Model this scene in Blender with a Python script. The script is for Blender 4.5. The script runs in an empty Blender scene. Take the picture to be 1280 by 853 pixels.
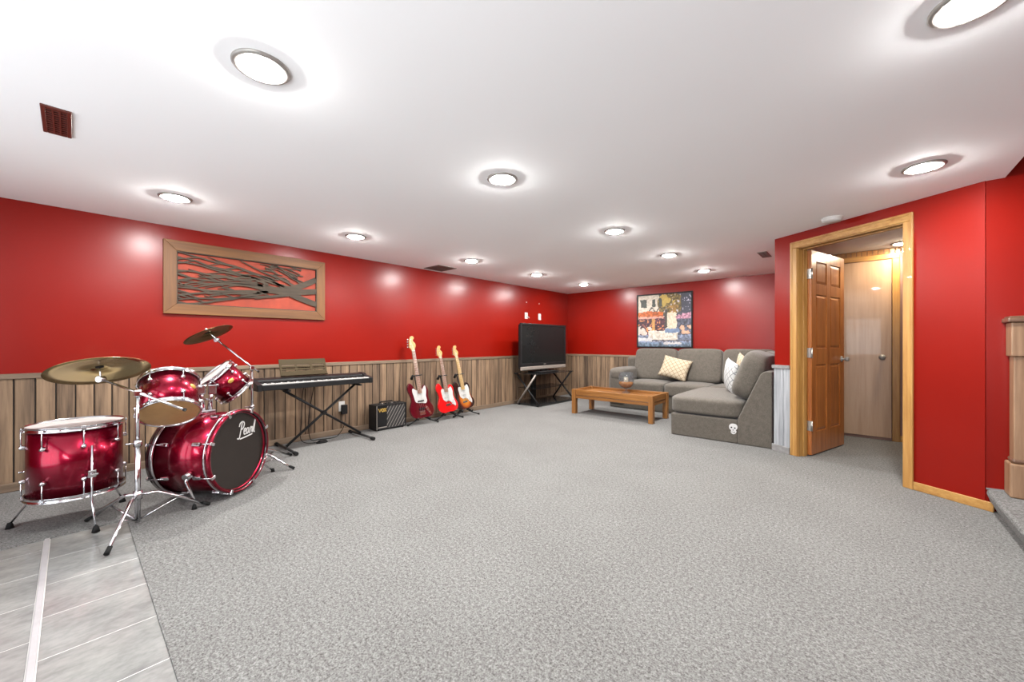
import bpy, bmesh, math, random
import numpy as np
from mathutils import Vector, Matrix, Euler
random.seed(7)
R = math.radians
scene = bpy.context.scene
COL = scene.collection

# ------------------------------------------------------------------ camera, world, light, exposure
H = 2.2                      # ceiling height
LY = 7.222                   # back wall
cam_d = bpy.data.cameras.new('camera')
cam_d.sensor_width = 36.0
cam_d.lens = 36.0 * 487.4 / 1280.0
cam_d.shift_y = 3.0 / 1280.0
cam_d.clip_start = 0.02
cam = bpy.data.objects.new('camera', cam_d)
COL.objects.link(cam)
cam.location = (4.766, 0.0, 1.1128)
cam.rotation_euler = (R(90), 0, R(41.54))
scene.camera = cam

world = bpy.data.worlds.new('sky')
scene.world = world
world.use_nodes = True
wb = world.node_tree.nodes['Background']
wb.inputs[0].default_value = (0.75, 0.86, 1.0, 1)
wb.inputs[1].default_value = 1.5

def area_light(name, loc, rot, sx, sy, power, color):
    l = bpy.data.lights.new(name, 'AREA'); l.shape = 'RECTANGLE'; l.size = sx; l.size_y = sy
    l.energy = power; l.color = color
    o = bpy.data.objects.new(name, l); COL.objects.link(o)
    o.location = loc; o.rotation_euler = rot
    return o
# patio door daylight plus added window lamp, both tilted up to brighten the ceiling
area_light('patio_daylight', (2.25, -1.66, 1.05), (R(100), 0, 0), 1.75, 1.9, 26, (0.96, 0.985, 1.0))
area_light('added_window_fill', (4.7, -1.66, 1.3), (R(122), 0, 0), 1.7, 1.1, 90, (0.94, 0.98, 1.0))
LENS_EMIT = 860.0

vs = scene.view_settings
vs.view_transform = 'Standard'; vs.look = 'None'; vs.gamma = 1.0; vs.exposure = 0.40
vs.use_curve_mapping = False
scene.cycles.max_bounces = 10
scene.cycles.diffuse_bounces = 6
scene.cycles.sample_clamp_indirect = 6.0

# ------------------------------------------------------------------ materials
MATS = {}
def nmat(name):
    m = bpy.data.materials.new(name); m.use_nodes = True
    MATS[name] = m
    nt = m.node_tree
    return m, nt, nt.nodes['Principled BSDF']
def rgba(c): return (c[0], c[1], c[2], 1.0)
def srgb(r, g, b):
    f = lambda v: (v/255/12.92) if v/255 <= 0.04045 else ((v/255+0.055)/1.055)**2.4
    return (f(r), f(g), f(b))
AL = 0.55      # surface albedo relative to the values read off the bright photograph
_raw = srgb
def srgb(r, g, b): return tuple(AL*x for x in _raw(r, g, b))
def coords(nt, scale=(1,1,1), rot=(0,0,0), kind='Object'):
    tc = nt.nodes.new('ShaderNodeTexCoord'); mp = nt.nodes.new('ShaderNodeMapping')
    mp.inputs['Scale'].default_value = scale; mp.inputs['Rotation'].default_value = rot
    nt.links.new(tc.outputs[kind], mp.inputs[0]); return mp.outputs[0]
def noise(nt, vec, scale, detail=3, rough=0.55):
    n = nt.nodes.new('ShaderNodeTexNoise'); n.inputs['Scale'].default_value = scale
    n.inputs['Detail'].default_value = detail; n.inputs['Roughness'].default_value = rough
    nt.links.new(vec, n.inputs['Vector']); return n.outputs['Fac']
def ramp(nt, fac, stops):
    r = nt.nodes.new('ShaderNodeValToRGB'); e = r.color_ramp.elements
    while len(e) < len(stops): e.new(0.5)
    for el, (p, c) in zip(e, stops): el.position = p; el.color = rgba(c)
    nt.links.new(fac, r.inputs[0]); return r.outputs[0]
def mixc(nt, fac, a, b, mode='MIX'):
    m = nt.nodes.new('ShaderNodeMix'); m.data_type = 'RGBA'; m.blend_type = mode
    for sock, v in ((m.inputs[0], fac), (m.inputs[6], a), (m.inputs[7], b)):
        if hasattr(v, 'links') or isinstance(v, bpy.types.NodeSocket): nt.links.new(v, sock)
        elif isinstance(v, (int, float)): sock.default_value = v
        else: sock.default_value = rgba(v)
    return m.outputs[2]
def bump(nt, bs, h, strength, dist=0.01):
    b = nt.nodes.new('ShaderNodeBump'); b.inputs['Strength'].default_value = strength
    b.inputs['Distance'].default_value = dist
    nt.links.new(h, b.inputs['Height']); nt.links.new(b.outputs[0], bs.inputs['Normal'])
def plain(name, c, rough=0.5, metal=0.0, var=0.06, scale=18, coat=0.0, bumps=0.0, **kw):
    m, nt, bs = nmat(name)
    v = coords(nt); n = noise(nt, v, scale)
    lo = tuple(max(0, x*(1-var)) for x in c); hi = tuple(min(1, x*(1+var)) for x in c)
    nt.links.new(ramp(nt, n, [(0.3, lo), (0.7, hi)]), bs.inputs['Base Color'])
    bs.inputs['Roughness'].default_value = rough; bs.inputs['Metallic'].default_value = metal
    bs.inputs['Coat Weight'].default_value = coat; bs.inputs['Coat Roughness'].default_value = 0.05
    for k, val in kw.items(): bs.inputs[k.replace('_', ' ')].default_value = val
    if bumps: bump(nt, bs, noise(nt, v, scale*12, 2), bumps)
    return m
def wood(name, dark, light, axis='z', rough=0.42, fine=70, coat=0.0, rnd=0.0):
    m, nt, bs = nmat(name)
    st = {'x': (0.06, 1, 1), 'y': (1, 0.06, 1), 'z': (1, 1, 0.06)}[axis]
    v = coords(nt, st)
    if rnd:
        oi = nt.nodes.new('ShaderNodeObjectInfo'); ad = nt.nodes.new('ShaderNodeVectorMath'); ad.operation = 'ADD'
        sc = nt.nodes.new('ShaderNodeMath'); sc.operation = 'MULTIPLY'; sc.inputs[1].default_value = 37.0
        nt.links.new(oi.outputs['Random'], sc.inputs[0]); nt.links.new(v, ad.inputs[0]); nt.links.new(sc.outputs[0], ad.inputs[1])
        v = ad.outputs[0]
    n1 = noise(nt, v, fine, 4, 0.6); n2 = noise(nt, v, fine*0.22, 3, 0.5)
    mid = tuple((a+b)/2 for a, b in zip(dark, light))
    c1 = ramp(nt, n1, [(0.34, dark), (0.5, mid), (0.66, light)])
    c2 = ramp(nt, n2, [(0.35, dark), (0.65, light)])
    out = mixc(nt, 0.45, c1, c2)
    if rnd:
        hv = nt.nodes.new('ShaderNodeHueSaturation'); mr = nt.nodes.new('ShaderNodeMapRange')
        mr.inputs[3].default_value = 1-rnd; mr.inputs[4].default_value = 1+rnd
        nt.links.new(oi.outputs['Random'], mr.inputs[0]); nt.links.new(mr.outputs[0], hv.inputs['Value'])
        nt.links.new(out, hv.inputs['Color']); out = hv.outputs[0]
    nt.links.new(out, bs.inputs['Base Color'])
    bs.inputs['Roughness'].default_value = rough; bs.inputs['Coat Weight'].default_value = coat
    bump(nt, bs, n1, 0.12, 0.004)
    return m
def fabric(name, a, b, scale=420, rough=0.95):
    m, nt, bs = nmat(name); v = coords(nt)
    n1 = noise(nt, v, scale, 2); n2 = noise(nt, v, scale*0.12, 3)
    c = mixc(nt, 0.3, ramp(nt, n1, [(0.36, a), (0.64, b)]), ramp(nt, n2, [(0.3, a), (0.7, b)]))
    nt.links.new(c, bs.inputs['Base Color']); bs.inputs['Roughness'].default_value = rough
    bs.inputs['Specular IOR Level'].default_value = 0.2
    bs.inputs['Sheen Weight'].default_value = 0.15
    bump(nt, bs, n1, 0.35, 0.004); return m
def emit(name, c, s):
    m, nt, bs = nmat(name)
    bs.inputs['Base Color'].default_value = rgba(c); bs.inputs['Emission Color'].default_value = rgba(c)
    bs.inputs['Emission Strength'].default_value = s; return m

# red semi-gloss paint
m, nt, bs = nmat('red_paint'); v = coords(nt, kind='Generated'); v2 = coords(nt)
nt.links.new(ramp(nt, noise(nt, v2, 1.4, 3), [(0.3, (0.162, 0.0038, 0.0012)), (0.7, (0.182, 0.0047, 0.0016))]), bs.inputs['Base Color'])
bs.inputs['Roughness'].default_value = 0.29
bs.inputs['Specular IOR Level'].default_value = 0.27
bump(nt, bs, noise(nt, v2, 160, 2), 0.05, 0.003)
# ceiling
m, nt, bs = nmat('ceiling_paint'); v = coords(nt)
nt.links.new(ramp(nt, noise(nt, v, 0.9, 2), [(0.3, (0.87, 0.88, 0.89)), (0.7, (0.89, 0.90, 0.91))]), bs.inputs['Base Color'])
bs.inputs['Roughness'].default_value = 0.85; bump(nt, bs, noise(nt, v, 90, 3), 0.05, 0.002)
# carpet
m, nt, bs = nmat('carpet'); v = coords(nt)
n1 = noise(nt, v, 62, 4, 0.75); n2 = noise(nt, v, 140, 3, 0.7); n3 = noise(nt, v, 2.0, 3)
c = ramp(nt, n1, [(0.34, _raw(46, 43, 41)), (0.46, _raw(88, 86, 84)), (0.54, _raw(111, 111, 109)), (0.66, _raw(139, 138, 136))])
c = mixc(nt, 0.50, c, ramp(nt, n2, [(0.38, _raw(49, 46, 44)), (0.62, _raw(137, 137, 135))]))
c = mixc(nt, 0.12, c, ramp(nt, n3, [(0.35, _raw(81, 78, 76)), (0.65, _raw(116, 115, 113))]))
nt.links.new(c, bs.inputs['Base Color']); bs.inputs['Roughness'].default_value = 1.0
bs.inputs['Specular IOR Level'].default_value = 0.05
bs.inputs['Sheen Weight'].default_value = 0.05
bump(nt, bs, n2, 0.5, 0.006)
# tile
m, nt, bs = nmat('tile_stone'); v = coords(nt, (1, 0.55, 1), (0, 0, R(20)))
oi = nt.nodes.new('ShaderNodeObjectInfo')
n1 = noise(nt, v, 9, 5, 0.65); n2 = noise(nt, v, 60, 3)
c = ramp(nt, n1, [(0.3, _raw(105, 105, 104)), (0.5, _raw(122, 122, 120)), (0.7, _raw(136, 136, 133))])
c = mixc(nt, 0.15, c, ramp(nt, n2, [(0.4, _raw(97, 97, 95)), (0.6, _raw(144, 144, 142))]))
nt.links.new(c, bs.inputs['Base Color']); bs.inputs['Roughness'].default_value = 0.16
bump(nt, bs, n2, 0.03, 0.002)
plain('grout', _raw(196, 193, 190), 0.6)
plain('strip_metal', srgb(225, 222, 224), 0.3, 0.25)
wood('barn_plank', srgb(68, 46, 30), srgb(178, 146, 114), 'z', 0.7, 34, rnd=0.25)
wood('plank_cool_light', srgb(136, 140, 146), srgb(205, 208, 212), 'z', 0.7, 48, rnd=0.08)  # barn planks beside the doorway, bluish cast of the light mixed into their colour
plain('groove_dark', srgb(34, 27, 22), 0.9)
wood('rail_y', srgb(112, 92, 74), srgb(160, 136, 112), 'y', 0.6, 40)
wood('rail_x', srgb(112, 92, 74), srgb(160, 136, 112), 'x', 0.6, 40)
wood('rail_gray', srgb(130, 128, 126), srgb(170, 168, 168), 'x', 0.6, 40)
for ax in 'xyz':
    wood('oak_'+ax, srgb(168, 112, 48), srgb(222, 170, 96), ax, 0.38, 45, 0.15)
    wood('table_'+ax, srgb(122, 72, 26), srgb(188, 128, 62), ax, 0.35, 40, 0.2)
wood('door_oak', srgb(160, 84, 30), srgb(226, 142, 72), 'z', 0.3, 45, 0.3)
wood('door_oak_x', srgb(160, 84, 30), srgb(226, 142, 72), 'x', 0.3, 45, 0.3)
wood('birch', srgb(186, 146, 112), srgb(214, 176, 142), 'z', 0.4, 30, 0.1)
wood('newel_wood', srgb(140, 104, 74), srgb(190, 152, 118), 'z', 0.45, 45, 0.1)
wood('newel_cap', srgb(96, 66, 48), srgb(140, 104, 80), 'x', 0.4, 45, 0.1)
wood('maple', srgb(206, 160, 84), srgb(236, 198, 124), 'z', 0.3, 60, 0.3)
wood('rosewood', srgb(146, 104, 84), srgb(184, 140, 116), 'z', 0.4, 70)
for ax in 'yz':
    wood('frame_'+ax, srgb(104, 62, 18), srgb(142, 92, 38), ax, 0.6, 40, 0.0)
wood('relief_wood', srgb(50, 40, 30), srgb(92, 76, 58), 'y', 0.8, 40)
plain('relief_back', srgb(170, 58, 26), 0.7, var=0.18, scale=7)
wood('pine_slat', srgb(150, 96, 44), srgb(206, 150, 84), 'z', 0.4, 40)
plain('chrome', (0.66, 0.66, 0.68), 0.14, 1.0, 0.03)
plain('nickel', (0.62, 0.60, 0.57), 0.28, 1.0, 0.05)
plain('satin_ring', srgb(188, 184, 178), 0.4, 0.35)
plain('silver_paint', srgb(196, 186, 176), 0.35, 0.4)
plain('black_metal', (0.010, 0.010, 0.0105), 0.45, 0.0, 0.15, Specular_IOR_Level=0.25)
plain('black_plastic', (0.008, 0.008, 0.0085), 0.45, 0.0, 0.12, Specular_IOR_Level=0.22)
plain('black_rubber', (0.008, 0.008, 0.008), 0.75, Specular_IOR_Level=0.2)
plain('tv_screen', (0.008, 0.0085, 0.0085), 0.22, Specular_IOR_Level=0.15)
plain('drumhead_black', (0.016, 0.012, 0.010), 0.35, Specular_IOR_Level=0.3)
plain('drumhead_white', srgb(222, 216, 212), 0.5)
plain('drumhead_amber', srgb(214, 168, 112), 0.35)
m, nt, bs = nmat('drum_lacquer'); v = coords(nt)
nt.links.new(ramp(nt, noise(nt, v, 700, 1), [(0.35, (0.14, 0.0004, 0.010)), (0.65, (0.30, 0.0012, 0.024))]), bs.inputs['Base Color'])
bs.inputs['Metallic'].default_value = 0.85; bs.inputs['Roughness'].default_value = 0.27
bs.inputs['Coat Weight'].default_value = 0.4; bs.inputs['Coat Roughness'].default_value = 0.03
plain('hoop_black', (0.02, 0.006, 0.008), 0.2, coat=0.8)
m, nt, bs = nmat('cymbal_brass')
tc = nt.nodes.new('ShaderNodeTexCoord'); ln = nt.nodes.new('ShaderNodeVectorMath'); ln.operation = 'LENGTH'
nt.links.new(tc.outputs['Object'], ln.inputs[0])
sc_ = nt.nodes.new('ShaderNodeMath'); sc_.operation = 'MULTIPLY'; sc_.inputs[1].default_value = 900
sn = nt.nodes.new('ShaderNodeMath'); sn.operation = 'SINE'
nt.links.new(ln.outputs['Value'], sc_.inputs[0]); nt.links.new(sc_.outputs[0], sn.inputs[0])
nt.links.new(ramp(nt, sn.outputs[0], [(0.0, (0.36, 0.27, 0.12)), (1.0, (0.50, 0.39, 0.20))]), bs.inputs['Base Color'])
bs.inputs['Metallic'].default_value = 1.0; bs.inputs['Roughness'].default_value = 0.24
bump(nt, bs, sn.outputs[0], 0.06, 0.001)
plain('dark_brass', (0.13, 0.09, 0.04), 0.35, 1.0)
plain('gold_paint', srgb(232, 190, 96), 0.35, 0.4)
plain('white_plastic', srgb(232, 230, 226), 0.4)
plain('white_paint_mark', srgb(240, 238, 236), 0.5)
plain('pickguard_white', srgb(226, 226, 222), 0.3)
plain('bass_red', (0.085, 0.002, 0.008), 0.18, 0.3, coat=1.0)
plain('strat_red', (0.48, 0.005, 0.006), 0.18, 0.0, coat=1.0)
m, nt, bs = nmat('sunburst')
tc = nt.nodes.new('ShaderNodeTexCoord'); mp = nt.nodes.new('ShaderNodeMapping'); mp.vector_type = 'TEXTURE'
mp.inputs['Location'].default_value = (0.018, 0.0, 0.17); mp.inputs['Scale'].default_value = (0.158, 10, 0.235)
ln = nt.nodes.new('ShaderNodeVectorMath'); ln.operation = 'LENGTH'
nt.links.new(tc.outputs['Object'], mp.inputs[0]); nt.links.new(mp.outputs[0], ln.inputs[0])
nt.links.new(ramp(nt, ln.outputs['Value'], [(0.25, (0.50, 0.20, 0.018)), (0.52, (0.34, 0.08, 0.008)), (0.70, (0.07, 0.007, 0.003)), (0.86, (0.008, 0.004, 0.003))]), bs.inputs['Base Color'])
bs.inputs['Roughness'].default_value = 0.18; bs.inputs['Coat Weight'].default_value = 1.0
# amp grille with diagonal stripes
m, nt, bs = nmat('amp_grille'); tc = nt.nodes.new('ShaderNodeTexCoord'); sp = nt.nodes.new('ShaderNodeSeparateXYZ')
nt.links.new(tc.outputs['Object'], sp.inputs[0])
a_ = nt.nodes.new('ShaderNodeMath'); a_.operation = 'MULTIPLY_ADD'; a_.inputs[1].default_value = -0.62
nt.links.new(sp.outputs['Z'], a_.inputs[0]); nt.links.new(sp.outputs['Y'], a_.inputs[2])
b_ = nt.nodes.new('ShaderNodeMath'); b_.operation = 'MULTIPLY'; b_.inputs[1].default_value = 1/0.046
c_ = nt.nodes.new('ShaderNodeMath'); c_.operation = 'FRACT'
nt.links.new(a_.outputs[0], b_.inputs[0]); nt.links.new(b_.outputs[0], c_.inputs[0])
cc_ = ramp(nt, c_.outputs[0], [(0.0, (0.014, 0.012, 0.012)), (0.70, (0.008, 0.007, 0.007)), (0.78, (0.20, 0.18, 0.165)), (0.90, (0.19, 0.17, 0.155)), (0.98, (0.014, 0.012, 0.012))])
nt.links.new(cc_, bs.inputs['Base Color']); bs.inputs['Roughness'].default_value = 0.7
# upholstery and pillows
fabric('sofa_fabric', srgb(84, 79, 71), srgb(130, 122, 112), 260)
def lattice(name, ground, line, k, w):
    m, nt, bs = nmat(name); tc = nt.nodes.new('ShaderNodeTexCoord'); sp = nt.nodes.new('ShaderNodeSeparateXYZ')
    nt.links.new(tc.outputs['Object'], sp.inputs[0]); outs = []
    for sgn in (1, -1):
        a = nt.nodes.new('ShaderNodeMath'); a.operation = 'MULTIPLY_ADD'; a.inputs[1].default_value = sgn
        nt.links.new(sp.outputs['X'], a.inputs[0]); nt.links.new(sp.outputs['Y'], a.inputs[2])
        b = nt.nodes.new('ShaderNodeMath'); b.operation = 'MULTIPLY'; b.inputs[1].default_value = k
        s = nt.nodes.new('ShaderNodeMath'); s.operation = 'SINE'; ab = nt.nodes.new('ShaderNodeMath'); ab.operation = 'ABSOLUTE'
        nt.links.new(a.outputs[0], b.inputs[0]); nt.links.new(b.outputs[0], s.inputs[0]); nt.links.new(s.outputs[0], ab.inputs[0])
        outs.append(ab.outputs[0])
    mn = nt.nodes.new('ShaderNodeMath'); mn.operation = 'MINIMUM'
    nt.links.new(outs[0], mn.inputs[0]); nt.links.new(outs[1], mn.inputs[1])
    nt.links.new(ramp(nt, mn.outputs[0], [(w, line), (w+0.12, ground)]), bs.inputs['Base Color'])
    bs.inputs['Roughness'].default_value = 0.9
    bump(nt, bs, noise(nt, tc.outputs['Object'], 300, 2), 0.2, 0.003)
lattice('pillow_tan', srgb(216, 200, 172), srgb(158, 132, 98), 40, 0.14)
lattice('pillow_gray', srgb(226, 226, 224), srgb(128, 130, 134), 36, 0.14)
# glass
def glass(name, c, rough=0.02, alpha=0.25):
    m, nt, bs = nmat(name)
    v = coords(nt); nt.links.new(ramp(nt, noise(nt, v, 4), [(0.3, c), (0.7, c)]), bs.inputs['Base Color'])
    bs.inputs['Roughness'].default_value = rough; bs.inputs['Alpha'].default_value = alpha
    return m
glass('smoke_glass', (0.015, 0.016, 0.017), 0.04, 0.72)
glass('bowl_glass', (0.10, 0.11, 0.12), 0.05, 0.26)
glass('window_glass', (0.75, 0.82, 0.85), 0.02, 0.12)
plain('amber_glass', srgb(232, 150, 62), 0.25, var=0.2)
plain('candle_wax', srgb(240, 226, 196), 0.5)
plain('vent_brown', srgb(120, 62, 52), 0.4, 0.2)
plain('vent_gray', srgb(150, 142, 134), 0.45, 0.3)
plain('dark_slot', (0.012, 0.012, 0.014), 0.8)
plain('music_rest', srgb(72, 57, 28), 0.6, 0.0, Specular_IOR_Level=0.2)
plain('hall_paint', srgb(150, 110, 96), 0.6)
plain('vinyl_white', srgb(235, 235, 232), 0.4)
emit('lamp_lens', (1.0, 0.99, 0.965), LENS_EMIT)
emit('hall_lens', (1.0, 0.84, 0.62), 560.0)
m, nt, bs = nmat('canvas_print')
at_ = nt.nodes.new('ShaderNodeVertexColor'); at_.layer_name = 'paint'
nt.links.new(at_.outputs[0], bs.inputs['Base Color']); bs.inputs['Roughness'].default_value = 0.55
bump(nt, bs, noise(nt, coords(nt), 90, 3), 0.2, 0.003)

# ------------------------------------------------------------------ mesh helpers
class MB:
    def __init__(s): s.v = []; s.f = []; s.smooth = []
    def add(s, vs_, fs, smooth=False):
        b = len(s.v); s.v += [tuple(x) for x in vs_]
        for f in fs: s.f.append(tuple(i+b for i in f)); s.smooth.append(smooth)
        return s
    def box(s, a, b, mat=None):
        x0, y0, z0 = a; x1, y1, z1 = b
        p = [(x0,y0,z0),(x1,y0,z0),(x1,y1,z0),(x0,y1,z0),(x0,y0,z1),(x1,y0,z1),(x1,y1,z1),(x0,y1,z1)]
        if mat is not None: p = [mat @ Vector(q) for q in p]
        return s.add(p, [(3,2,1,0),(4,5,6,7),(0,1,5,4),(1,2,6,5),(2,3,7,6),(3,0,4,7)])
    def tube(s, pts, r, n=10, caps=True, smooth=True):
        pts = [Vector(p) for p in pts]; rr = r if isinstance(r, (list, tuple)) else [r]*len(pts)
        rings = []; prev = None
        for i, p in enumerate(pts):
            t = (pts[min(i+1, len(pts)-1)] - pts[max(i-1, 0)]).normalized()
            if prev is None:
                up = Vector((0,0,1)) if abs(t.z) < 0.9 else Vector((1,0,0)); e1 = t.cross(up).normalized()
            else: e1 = (prev - t*prev.dot(t)).normalized()
            e2 = t.cross(e1); prev = e1
            rings.append([p + rr[i]*(e1*math.cos(2*math.pi*k/n) + e2*math.sin(2*math.pi*k/n)) for k in range(n)])
        vs_ = [q for ring in rings for q in ring]; fs = []
        for i in range(len(pts)-1):
            for k in range(n): fs.append((i*n+k, (i+1)*n+k, (i+1)*n+(k+1)%n, i*n+(k+1)%n))
        s.add(vs_, fs, smooth)
        if caps:
            b = len(s.v) - len(vs_); m_ = (len(pts)-1)*n
            s.f.append(tuple(b+k for k in range(n))); s.smooth.append(False)
            s.f.append(tuple(b+m_+n-1-k for k in range(n))); s.smooth.append(False)
        return s
    def lathe(s, prof, n=32, mat=None, smooth=True, closed=False):
        vs_ = []; fs = []
        for (r, z) in prof:
            for k in range(n):
                p = Vector((r*math.cos(2*math.pi*k/n), r*math.sin(2*math.pi*k/n), z))
                vs_.append(mat @ p if mat is not None else p)
        m_ = len(prof); last = m_ if closed else m_-1
        for i in range(last):
            j = (i+1) % m_
            for k in range(n): fs.append((i*n+k, i*n+(k+1)%n, j*n+(k+1)%n, j*n+k))
        return s.add(vs_, fs, smooth)
    def prism(s, poly, y0, y1, mat=None, smooth=False):
        # poly in (x, z), extruded along y
        n = len(poly); p = [Vector((x, y0, z)) for x, z in poly] + [Vector((x, y1, z)) for x, z in poly]
        if mat is not None: p = [mat @ q for q in p]
        return s.add(p, [tuple(range(n)), tuple(range(2*n-1, n-1, -1))] + [(i, i+n, (i+1)%n+n, (i+1)%n) for i in range(n)], smooth)
    def ribbon(s, pts, w, y0, y1, mat=None):
        # 2D stroke (x, z) with width, as a thin prism
        ww = w if isinstance(w, (list, tuple)) else [w]*len(pts)
        P = [Vector((p[0], p[1])) for p in pts]; L = []; Rr = []
        for i, p in enumerate(P):
            t = (P[min(i+1, len(P)-1)] - P[max(i-1, 0)]); t = t.normalized() if t.length > 1e-9 else Vector((1, 0))
            nn = Vector((-t.y, t.x)); L.append(p + nn*ww[i]/2); Rr.append(p - nn*ww[i]/2)
        vs_ = []; fs = []
        for l, r in zip(L, Rr):
            for q, y in ((l, y0), (r, y0), (l, y1), (r, y1)):
                q3 = Vector((q.x, y, q.y)); vs_.append(mat @ q3 if mat is not None else q3)
        m_ = len(P)
        for i in range(m_-1):
            a, b = i*4, i*4+4
            fs += [(a, a+1, b+1, b), (a+2, b+2, b+3, a+3), (a, b, b+2, a+2), (a+1, a+3, b+3, b+1)]
        fs += [(0, 2, 3, 1), ((m_-1)*4, (m_-1)*4+1, (m_-1)*4+3, (m_-1)*4+2)]
        return s.add(vs_, fs)
    def build(s, name, mat, parent=None, world=False, bevel=0.0, seg=2, smooth=None, sub=0):
        off = Vector((0,0,0))
        if parent is not None and world:
            p = parent
            while p is not None: off += Vector(p.location); p = p.parent
        me = bpy.data.meshes.new(name)
        me.from_pydata([Vector(q)-off for q in s.v], [], s.f)
        me.materials.append(MATS[mat])
        sm = s.smooth if smooth is None else [smooth]*len(s.f)
        me.polygons.foreach_set('use_smooth', sm)
        bm = bmesh.new(); bm.from_mesh(me); bmesh.ops.recalc_face_normals(bm, faces=bm.faces)
        bm.to_mesh(me); bm.free(); me.update()
        o = bpy.data.objects.new(name, me); COL.objects.link(o)
        if parent is not None: o.parent = parent
        if bevel:
            md = o.modifiers.new('bevel', 'BEVEL'); md.width = bevel; md.segments = seg; md.limit_method = 'ANGLE'
            md.harden_normals = False
        if sub:
            md = o.modifiers.new('subsurf', 'SUBSURF'); md.levels = sub; md.render_levels = sub
        return o
def tag(o, label=None, cat=None, group=None, kind=None):
    if label: o['label'] = label
    if cat: o['category'] = cat
    if group: o['group'] = group
    if kind: o['kind'] = kind
    return o
def empty(name, loc=(0,0,0), rot=(0,0,0), label=None, cat=None, group=None, kind=None):
    o = bpy.data.objects.new(name, None); COL.objects.link(o); o.location = loc; o.rotation_euler = rot
    o.empty_display_size = 0.1
    return tag(o, label, cat, group, kind)
def frame_from(z, x_hint):
    z = Vector(z).normalized(); x = Vector(x_hint); x = (x - z*x.dot(z)).normalized(); y = z.cross(x)
    return Matrix((x, y, z)).transposed()
def spline(pts, n=6, closed=True):
    P = [Vector((p[0], p[1])) for p in pts]; out = []; m_ = len(P)
    rng = range(m_) if closed else range(m_-1)
    for i in rng:
        g = (lambda k: P[k % m_]) if closed else (lambda k: P[min(max(k, 0), m_-1)])
        p0, p1, p2, p3 = g(i-1), g(i), g(i+1), g(i+2)
        for k in range(n):
            t = k/n
            q = 0.5*((2*p1) + (p2-p0)*t + (2*p0-5*p1+4*p2-p3)*t*t + (3*p1-p0-3*p2+p3)*t**3)
            out.append((q.x, q.y))
    if not closed: out.append(tuple(P[-1]))
    return out
def cushion(mb, lo, hi, n=7, p=7.0, crown=0.0, mat=None):
    # rounded upholstered block
    lo = Vector(lo); hi = Vector(hi); c = (lo+hi)/2; hs = (hi-lo)/2; idx = {}; vs_ = []; fs = []
    def vid(i, j, k):
        key = (i, j, k)
        if key not in idx:
            u = [math.sin((2*t/n-1)*math.pi/2) if False else (2*t/n-1) for t in key]
            nrm = (sum(abs(a)**p for a in u))**(1/p); q = [a/nrm for a in u]
            zz = q[2] * (1 + crown*(1-q[0]**2)*(1-q[1]**2))
            w = Vector((c.x+q[0]*hs.x, c.y+q[1]*hs.y, c.z+zz*hs.z))
            idx[key] = len(vs_); vs_.append(mat @ w if mat is not None else w)
        return idx[key]
    for a in range(n):
        for b in range(n):
            for f in ((0, 0), (0, n), (1, 0), (1, n), (2, 0), (2, n)):
                ax, val = f; q = []
                for (da, db) in ((0,0),(1,0),(1,1),(0,1)):
                    t = [a+da, b+db]; t.insert(ax, val); q.append(vid(*t))
                fs.append(tuple(q))
    mb.add(vs_, fs, True); return mb

# ------------------------------------------------------------------ room shell
def struct(name, label, mb, mat, **kw):
    o = mb.build(name, mat, **kw); tag(o, label, None, None, 'structure'); return o
XR = 6.9; YF = -1.7
TX0, TX1, TY1 = 1.31, 3.263, 0.232
b = MB()
for (x0, x1, y0, y1) in ((0, TX0, YF, LY), (TX0, TX1, TY1, LY), (TX1, XR, YF, LY)):
    b.box((x0, y0, -0.05), (x1, y1, 0.0))
struct('floor', 'speckled grey beige carpet covering the room floor', b, 'carpet')
ft = struct('floor_tiled', 'grey tiled entry area beside the drum kit', MB().box((TX0, YF, -0.06), (TX1, TY1, -0.0055)), 'grout')
g = 0.0045; tw = 0.3255
def tile(x0, x1, y0, y1):
    if x1-x0 < 0.02: return
    MB().box((x0+g/2, y0+g/2, -0.012), (x1-g/2, y1-g/2, -0.004)).build('tile', 'tile_stone', ft, world=True, bevel=0.001, seg=1)
rows = [(-0.082, TY1+0.002, 0.0), (-0.428, -0.104, 0.1627), (-0.754, -0.428, 0.0), (-1.08, -0.754, 0.1627), (-1.405, -1.08, 0.0), (YF, -1.405, 0.1627)]
for y0, y1, off in rows:
    x = TX0 - (tw - off if off else 0)
    while x < TX1 - 0.01:
        tile(max(x, TX0), min(x+tw, TX1), y0, y1); x += tw
MB().box((TX0, -0.103, -0.012), (TX1, -0.083, 0.002)).build('joint_strip', 'strip_metal', ft, world=True, bevel=0.002)
# ceiling with stair opening
OPX = 5.49
b = MB()
b.box((-0.12, YF-0.12, H), (OPX, LY+0.12, H+0.1)); b.box((OPX, YF-0.12, H), (XR+0.12, 0.6, H+0.1)); b.box((OPX, 4.06, H), (XR+0.12, LY+0.12, H+0.1))
struct('ceiling', 'flat white painted ceiling', b, 'ceiling_paint')

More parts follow.
